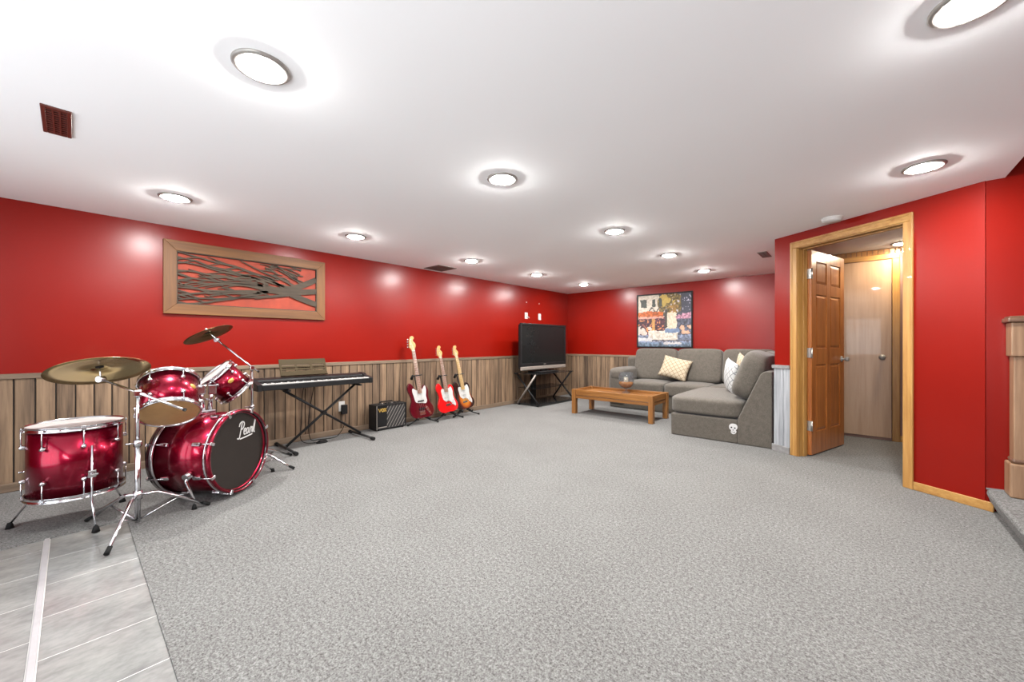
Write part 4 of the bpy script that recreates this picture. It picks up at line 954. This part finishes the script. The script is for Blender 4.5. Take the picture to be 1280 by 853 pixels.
def guitar(name, label, loc, rot, body_mat, neck_mat, board_mat, total, bass=False):
    e = empty(name, loc, rot, label, 'guitar', 'electric guitars on stands')
    sx, sz = (1.06, 1.13) if bass else (1.0, 1.0); sh = 0.10 if bass else 0.02
    tf = lambda p: (p[0]*sx + (p[1]-0.2)*-sh*0.5, p[1]*sz)
    bo = [tf(p) for p in spline(BODY, 4)]
    MB().prism(bo, -0.021, 0.021).build('body', body_mat, e, bevel=0.009, seg=3, smooth=False)
    pg = [tf(p) for p in spline(BGUARD if bass else GUARD, 4)]
    MB().prism(pg, -0.0245, -0.0205).build('pickguard', 'pickguard_white', e)
    nz0 = 0.33*sz; nz1 = total - 0.176*(1.15 if bass else 1.0)
    MB().add([(-0.029, -0.034, nz0), (0.029, -0.034, nz0), (0.021, -0.034, nz1), (-0.021, -0.034, nz1), (-0.024, -0.012, nz0), (0.024, -0.012, nz0), (0.017, -0.016, nz1), (-0.017, -0.016, nz1)],
             [(0,1,2,3), (7,6,5,4), (0,4,5,1), (1,5,6,2), (2,6,7,3), (3,7,4,0)]).build('neck', neck_mat, e, bevel=0.004)
    fz0 = nz0 - 0.03
    fb = MB().add([(-0.0295, -0.040, fz0), (0.0295, -0.040, fz0), (0.0215, -0.040, nz1), (-0.0215, -0.040, nz1), (-0.0295, -0.034, fz0), (0.0295, -0.034, fz0), (0.0215, -0.034, nz1), (-0.0215, -0.034, nz1)],
             [(0,1,2,3), (7,6,5,4), (0,4,5,1), (1,5,6,2), (2,6,7,3), (3,7,4,0)]).build('fretboard', board_mat, e)
    b = MB(); scale = (nz1 - 0.13*sz)
    for i in range(1, 21):
        z = nz1 - scale*(1-2**(-i/12)); 
        if z > fz0+0.01:
            hw = 0.0215 + (0.0295-0.0215)*(nz1-z)/(nz1-fz0); b.box((-hw, -0.0412, z-0.001), (hw, -0.0396, z+0.001))
    o = b.build('frets', 'nickel', fb); o['kind'] = 'stuff'
    hs = 1.15 if bass else 1.0
    hd = MB().prism([(x*hs, nz1+z*hs) for x, z in spline(HEAD, 3)], -0.034, -0.020).build('headstock', 'maple', e, bevel=0.003)
    MB().box((-0.0215, -0.042, nz1-0.003), (0.0215, -0.033, nz1+0.003)).build('nut', 'pickguard_white', e)
    nt_ = 4 if bass else 6
    for i in range(nt_):
        f = (i+0.5)/nt_; z = nz1 + (0.035+0.118*f)*hs; x = (-0.036+0.020*f*0.8)*hs
        tn = MB().tube([(x+0.012, -0.036, z), (x+0.012, -0.024, z)], 0.0055, 10).build('tuner', 'chrome', hd)
        MB().tube([(x-0.004, -0.027, z), (x-0.022, -0.027, z)], 0.0028, 6).build('tuner_shaft', 'chrome', hd)
        if bass: MB().lathe([(0.0005, 0.004), (0.012, 0.003), (0.012, -0.003), (0.0005, -0.004)], 12, Matrix.Translation((x-0.028, -0.027, z)) @ Matrix.Rotation(R(90), 4, 'X')).build('tuner_button', 'chrome', hd)
        else: MB().box((x-0.029, -0.031, z-0.004), (x-0.019, -0.023, z+0.004)).build('tuner_button', 'chrome', hd, bevel=0.002)
    if bass:
        for z, w in ((0.235, 0.046), (0.13, 0.046)): MB().box((-w, -0.031, z-0.010), (w, -0.0235, z+0.010)).build('pickup', 'black_plastic', e, bevel=0.003)
        MB().box((-0.040, -0.029, 0.045), (0.040, -0.0205, 0.098)).build('bridge', 'chrome', e, bevel=0.003)
        cp = [(0.055, 0.165), (0.085, 0.150), (0.115, 0.080), (0.128, 0.04), (0.108, 0.035), (0.085, 0.075), (0.055, 0.125)]
        MB().prism(spline(cp, 3), -0.0235, -0.0205).build('control_plate', 'chrome', e)
        kpos = ((0.075, 0.135), (0.092, 0.100), (0.106, 0.065))
    else:
        for i, z in enumerate((0.285, 0.225, 0.172)):
            M4 = Matrix.Translation((0, -0.027, z)) @ Matrix.Rotation(R(-12 if i == 2 else 0), 4, 'Y')
            MB().box((-0.036, -0.0035, -0.008), (0.036, 0.003, 0.008), M4).build('pickup', 'pickguard_white', e, bevel=0.003)
        br = MB().box((-0.036, -0.028, 0.098), (0.036, -0.0205, 0.125)).build('bridge', 'chrome', e, bevel=0.002)
        MB().tube([(0.03, -0.028, 0.11), (0.045, -0.045, 0.10), (0.070, -0.05, 0.135), (0.085, -0.05, 0.18)], 0.003, 6).build('tremolo_arm', 'chrome', br)
        kpos = ((0.052, 0.150), (0.076, 0.122), (0.098, 0.096))
    for x, z in kpos: MB().tube([(x, -0.0235, z), (x, -0.037, z)], [0.0115, 0.009], 12).build('knob', 'chrome' if bass else 'pickguard_white', e)
    b = MB(); ns = 4 if bass else 6; zb = 0.075 if bass else 0.112
    for i in range(ns):
        q = (i-(ns-1)/2)/(ns-1); b.tube([(q*0.052, -0.032, zb), (q*0.052, -0.0445, fz0), (q*0.036, -0.0425, nz1), (-0.026+0.012*(i/ns)-0.0, -0.036, nz1+0.045+0.11*(i/ns))], 0.0009 if not bass else 0.0013, 4)
    o = b.build('strings', 'nickel', e); o['kind'] = 'stuff'
    MB().lathe([(0.0005, 0.0), (0.006, 0.0), (0.004, 0.012), (0.0005, 0.013)], 8, Matrix.Translation((0, 0, 0.004)) @ Matrix.Rotation(R(180), 4, 'X')).build('strap_button', 'chrome', e)
    return e
def guitar_stand(loc, rotz, roll, yoke_h, label):
    e = empty('guitar_stand', loc, (0, 0, rotz), label, 'stand', 'black guitar stands')
    T = lambda nm, pts, r, par=e, n=8, mat='black_metal': MB().tube([Vector(p) for p in pts], r, n).build(nm, mat, par)
    T('upright', [(0, 0.075, 0.11), (0.6*roll*0.2, 0.10, 0.35), (roll*yoke_h, 0.145, yoke_h)], 0.011)
    for a in (R(-150), R(-30), R(90)):
        lg = T('leg', [(0, 0.07, 0.12), (math.cos(a)*0.12, 0.07+math.sin(a)*0.12, 0.055), (math.cos(a)*0.24, 0.07+math.sin(a)*0.17, 0.016)], 0.009)
        p = Vector((math.cos(a)*0.24, 0.07+math.sin(a)*0.17, 0.014)); q = Vector((math.cos(a)*0.265, 0.07+math.sin(a)*0.18, 0.014))
        T('rubber_foot', [p, q], 0.013, lg, mat='black_rubber')
    for s in (-1, 1): T('cradle_arm', [(0, 0.075, 0.115), (s*0.075, 0.045, 0.10), (s*0.085, -0.045, 0.072), (s*0.085, -0.062, 0.10)], 0.0105)
    yx = roll*yoke_h
    yk = T('yoke', [(yx, 0.145, yoke_h), (yx-0.03, 0.12, yoke_h+0.005), (yx-0.055, 0.05, yoke_h+0.005)], 0.011)
    T('yoke_arm', [(yx-0.055, 0.05, yoke_h+0.005), (yx+0.06, 0.03, yoke_h+0.018)], 0.008, yk)
    T('yoke_pad', [(yx-0.06, 0.10, yoke_h-0.04), (yx-0.058, 0.06, yoke_h+0.012)], [0.020, 0.014], yk, 10, 'black_rubber')
    return e
GZ = R(78)
gs = [('bass_guitar', 'burgundy electric bass guitar with white pickguard beside the amplifier', (0.285, 3.205, 0.085), R(-6), 'bass_red', 'maple', 'rosewood', 1.14, True),
      ('electric_guitar', 'bright red electric guitar with white pickguard, middle of the three', (0.285, 3.665, 0.105), R(-7), 'strat_red', 'maple', 'rosewood', 0.985, False),
      ('electric_guitar', 'sunburst electric guitar with maple neck, nearest the television', (0.275, 4.005, 0.11), R(-8.5), 'sunburst', 'maple', 'maple', 0.985, False)]
sl = ['black guitar stand holding the burgundy bass guitar', 'black guitar stand holding the bright red guitar', 'black guitar stand holding the sunburst guitar']
for (nm, lab, loc, roll, bm_, nm_, bo_, tot, bs_), s in zip(gs, sl):
    guitar(nm, lab, loc, (R(-8), roll, GZ), bm_, nm_, bo_, tot, bs_)
    guitar_stand((loc[0], loc[1], 0), GZ, math.tan(roll)*0.9, 0.66 if bs_ else 0.63, s)

# ------------------------------------------------------------------ television and stand
ts = empty('tv_stand', (0.33, 5.93, 0), label='black glass television stand with crossed legs', cat='tv stand')
SY0, SY1 = 5.38, 6.50
MB().box((0.06, SY0-0.02, 0.565), (0.60, SY1+0.02, 0.578)).build('top_shelf', 'smoke_glass', ts, world=True, bevel=0.003)
MB().box((0.10, SY0+0.06, 0.30), (0.52, SY1-0.06, 0.308)).build('middle_shelf', 'smoke_glass', ts, world=True, bevel=0.002)
MB().box((0.05, SY0, 0.030), (0.63, SY1+0.08, 0.040)).build('bottom_shelf', 'smoke_glass', ts, world=True, bevel=0.003)
for y in (SY0+0.02, SY1):
    MB().tube([(0.08, y+0.012, 0.562), (0.60, y+0.012, 0.0285)], 0.017, 10).build('leg', 'black_metal', ts, world=True)
    MB().tube([(0.56, y-0.024, 0.562), (0.14, y-0.024, 0.0285)], 0.017, 10).build('leg', 'silver_paint' if y < 6 else 'black_metal', ts, world=True)
    for x in (0.08, 0.56): MB().tube([(x, y, 0.55), (x, y, 0.565)], 0.025, 12).build('shelf_mount', 'black_metal', ts, world=True)
    for x in (0.16, 0.58): MB().tube([(x, y, 0.0), (x, y, 0.03)], 0.02, 12).build('foot', 'black_rubber', ts, world=True)
MB().box((0.06, 5.86, 0.04), (0.11, 5.96, 0.565)).build('spine', 'black_metal', ts, world=True, bevel=0.004)
tv = empty('television', (0.35, 5.91, 0.578), label='large black flat television with silver lower bar', cat='television')
TVX, TY0_, TY1_ = 0.36, 5.205, 6.615
MB().box((TVX-0.085, TY0_+0.02, 0.66), (TVX-0.03, TY1_-0.02, 1.455)).build('rear_housing', 'black_plastic', tv, world=True, bevel=0.02)
b = MB(); t = 0.034
b.box((TVX-0.03, TY0_, 0.70), (TVX, TY0_+t, 1.474)); b.box((TVX-0.03, TY1_-t, 0.70), (TVX, TY1_, 1.474)); b.box((TVX-0.03, TY0_+t, 1.44), (TVX, TY1_-t, 1.474)); b.box((TVX-0.03, TY0_+t, 0.70), (TVX, TY1_-t, 0.755))
b.build('bezel', 'black_plastic', tv, world=True, bevel=0.004)
MB().box((TVX-0.03, TY0_+t, 0.755), (TVX-0.008, TY1_-t, 1.44)).build('screen', 'tv_screen', tv, world=True)
MB().box((TVX-0.03, TY0_+0.01, 0.632), (TVX+0.006, TY1_-0.01, 0.698)).build('speaker_bar', 'silver_paint', tv, world=True, bevel=0.012)
MB().box((TVX, 5.87, 0.722), (TVX+0.002, 5.94, 0.734)).build('badge', 'silver_paint', tv, world=True)
MB().box((TVX-0.06, 5.83, 0.59), (TVX-0.02, 5.99, 0.70)).build('neck', 'black_plastic', tv, world=True)
MB().box((TVX-0.19, 5.63, 0.579), (TVX+0.12, 6.19, 0.597)).build('base', 'black_plastic', tv, world=True, bevel=0.006)
# ------------------------------------------------------------------ coffee table and candle holder
tb = empty('coffee_table', (2.01, 5.59, 0), label='low oak coffee table with sunken tray top', cat='table')
X0, X1, Y0, Y1, TZ = 1.355, 2.665, 5.285, 5.885, 0.387
lw = 0.068
for x in (X0, X1-lw):
    for y in (Y0, Y1-lw): MB().box((x, y, 0), (x+lw, y+lw, TZ)).build('leg', 'table_z', tb, world=True, bevel=0.004)
for y in (Y0+0.008, Y1-0.038):
    MB().box((X0+lw, y, 0.295), (X1-lw, y+0.03, TZ-0.002)).build('long_rail', 'table_x', tb, world=True, bevel=0.003)
    MB().box((X0+lw, y+0.004, 0.245), (X1-lw, y+0.026, 0.290)).build('lower_rail', 'table_x', tb, world=True, bevel=0.003)
for x in (X0+0.008, X1-0.038):
    MB().box((x, Y0+lw, 0.295), (x+0.03, Y1-lw, TZ-0.002)).build('short_rail', 'table_y', tb, world=True, bevel=0.003)
    MB().box((x+0.004, Y0+lw, 0.245), (x+0.026, Y1-lw, 0.290)).build('lower_rail', 'table_y', tb, world=True, bevel=0.003)
for i in range(5):
    w = (Y1-Y0-0.076)/5; y = Y0+0.038+i*w
    MB().box((X0+0.038, y+0.001, 0.325), (X1-0.038, y+w-0.001, 0.345)).build('top_plank', 'table_x', tb, world=True, bevel=0.002, seg=1)
e = empty('candle_holder', (2.07, 5.72, 0.3455), label='clear glass goblet candle holder with amber base on the coffee table', cat='candle holder')
MB().lathe([(0.0005, 0.0), (0.055, 0.0), (0.055, 0.006), (0.018, 0.016), (0.012, 0.03), (0.012, 0.045), (0.022, 0.06), (0.0005, 0.062)], 28).build('foot', 'bowl_glass', e)
MB().lathe([(0.02, 0.060), (0.06, 0.078), (0.092, 0.115), (0.101, 0.165), (0.096, 0.225), (0.080, 0.285), (0.077, 0.285), (0.092, 0.225), (0.097, 0.165), (0.088, 0.117), (0.058, 0.082), (0.02, 0.064)], 36).build('glass_bowl', 'bowl_glass', e)
MB().lathe([(0.0005, 0.068), (0.05, 0.080), (0.080, 0.112), (0.090, 0.150), (0.0005, 0.150)], 32).build('amber_fill', 'amber_glass', e)
cd = MB().lathe([(0.028, 0.1505), (0.028, 0.215), (0.0005, 0.213)], 20).build('candle', 'candle_wax', e)
e.scale = (1.2, 1.2, 1.12)
MB().tube([(0, 0, 0.213), (0.001, 0, 0.226)], 0.0015, 6).build('wick', 'black_rubber', cd)

# ------------------------------------------------------------------ sectional sofa
so = empty('sectional_sofa', (3.0, 6.3, 0), label='grey tweed sectional sofa filling the far right corner', cat='sofa')
def part(name, fn, mat='sofa_fabric', **kw):
    b = MB(); fn(b); return b.build(name, mat, so, world=True, **kw)
SX0, SXR, SYF, SYB = 1.47, 4.095, 6.30, 7.18
CX0, CY0 = 3.05, 4.88
part('base', lambda b: b.box((SX0+0.02, SYF, 0.0), (CX0, SYB, 0.27)), bevel=0.02, seg=3)
part('chaise_base', lambda b: b.box((CX0, CY0, 0.0), (3.775, SYB, 0.262)), bevel=0.016, seg=3)
endp = [(3.772, 0.0), (3.772, 0.27), (3.792, 0.32), (3.985, 0.775), (4.01, 0.805), (4.045, 0.815), (SXR, 0.812), (SXR, 0.0)]
part('chaise_back', lambda b: b.prism(endp, CY0-0.004, SYB), bevel=0.014, seg=3)
part('back_frame', lambda b: b.box((SX0+0.03, 6.98, 0.2), (3.99, SYB, 0.86)), bevel=0.04, seg=3)
part('arm', lambda b: cushion(b, (SX0, 6.27, 0.02), (1.785, 7.14, 0.66), 10, 9))
part('arm_pad', lambda b: cushion(b, (SX0-0.015, 6.25, 0.46), (1.80, 7.12, 0.69), 10, 4))
part('seat_cushion', lambda b: cushion(b, (1.77, 6.24, 0.265), (2.43, 7.02, 0.475), 12, 7, 0.14))
part('seat_cushion', lambda b: cushion(b, (2.43, 6.24, 0.265), (3.10, 7.02, 0.475), 12, 7, 0.14))
part('chaise_cushion', lambda b: cushion(b, (3.015, 4.868, 0.266), (3.83, 6.30, 0.475), 14, 8, 0.15))
part('corner_cushion', lambda b: cushion(b, (3.08, 6.26, 0.265), (3.85, 7.02, 0.475), 12, 8, 0.12))
def tilted(c, rx, ry=0, rz=0): return Matrix.Translation(c) @ Euler((R(rx), R(ry), R(rz))).to_matrix().to_4x4()
def backc(xa, xb, yc=6.90, zc=0.73, tilt=-12, rz=0):
    M4 = tilted(((xa+xb)/2, yc, zc), tilt, 0, rz); hw = (xb-xa)/2
    part('back_cushion', lambda b: cushion(b, (-hw, -0.13, -0.275), (hw, 0.11, 0.285), 14, 8, 0.0, M4))
backc(1.73, 2.47); backc(2.47, 3.17); backc(3.17, 3.88)
M4 = tilted((3.86, 5.40, 0.745), 0, 20, 0)
part('back_cushion', lambda b: cushion(b, (-0.15, -0.41, -0.285), (0.13, 0.41, 0.275), 12, 4.5, 0.0, M4))
M4 = tilted((3.90, 6.18, 0.735), 0, 16, 0)
part('back_cushion', lambda b: cushion(b, (-0.14, -0.36, -0.275), (0.12, 0.36, 0.265), 12, 4.5, 0.0, M4))
# white emblem patch on the chaise front
b = MB(); ex, ez = 3.735, 0.155; SK = [(-0.036, 0.052), (-0.012, 0.064), (0.018, 0.062), (0.038, 0.042), (0.036, 0.010), (0.022, -0.004), (0.030, -0.022), (0.016, -0.044), (-0.004, -0.052), (-0.026, -0.036), (-0.024, -0.010), (-0.040, 0.004), (-0.044, 0.030)]
b.prism([(ex+x, ez+z) for x, z in spline(SK, 3)], CY0-0.0065, CY0-0.0005)
em = b.build('emblem_patch', 'white_paint_mark', so, world=True)
b = MB()
for x, z, r_ in ((-0.020, 0.022, 0.009), (0.014, 0.018, 0.009), (-0.004, -0.006, 0.006), (0.006, -0.030, 0.007), (-0.014, -0.028, 0.005)):
    b.prism([(ex+x+r_*math.cos(a*math.pi/4), ez+z+r_*math.sin(a*math.pi/4)) for a in range(8)], CY0-0.0085, CY0-0.006)
o = b.build('emblem_spots', 'black_metal', em); o['kind'] = 'stuff'
o.parent = em; o.location = -Vector(so.location)
# throw pillows
def pillow(name, label, loc, rot, w, hh, t, mat, spin=0):
    n = 16; vs_ = []; fs = []
    for sgn in (1, -1):
        base = len(vs_)
        for j in range(n+1):
            for i in range(n+1):
                u, v = 2*i/n-1, 2*j/n-1
                pin = 1 - 0.07*(1-abs(u)**2)*(abs(v)**2) ; pin2 = 1 - 0.07*(1-abs(v)**2)*(abs(u)**2)
                z = sgn*t/2*(max(0, (1-u**2)*(1-v**2)))**0.42
                vs_.append((u*w/2*pin2, v*hh/2*pin, z))
        for j in range(n):
            for i in range(n):
                a = base+j*(n+1)+i; q = (a, a+1, a+n+2, a+n+1); fs.append(q if sgn > 0 else tuple(reversed(q)))
    b = MB(); b.add(vs_, fs, True); o = b.build(name, mat)
    bm = bmesh.new(); bm.from_mesh(o.data); bmesh.ops.remove_doubles(bm, verts=bm.verts, dist=1e-5); bmesh.ops.recalc_face_normals(bm, faces=bm.faces); bm.to_mesh(o.data); bm.free()
    o.location = loc; o.rotation_euler = (Euler(rot).to_matrix() @ Matrix.Rotation(R(spin), 3, 'Z')).to_euler()
    return tag(o, label, 'pillow', 'lattice throw pillows')
pillow('throw_pillow', 'tan and cream lattice throw pillow lying against the middle back cushions', (2.49, 6.66, 0.70), (R(66), R(0), R(8)), 0.46, 0.38, 0.15, 'pillow_tan', -14)
pillow('throw_pillow', 'white throw pillow with grey lattice propped on the chaise', (3.56, 5.62, 0.685), (R(90), R(10), R(-62)), 0.42, 0.42, 0.15, 'pillow_gray')
pillow('throw_pillow', 'cream throw pillow peeking from behind the grey lattice pillow', (3.62, 5.98, 0.74), (R(90), R(14), R(-62)), 0.42, 0.42, 0.14, 'pillow_tan')
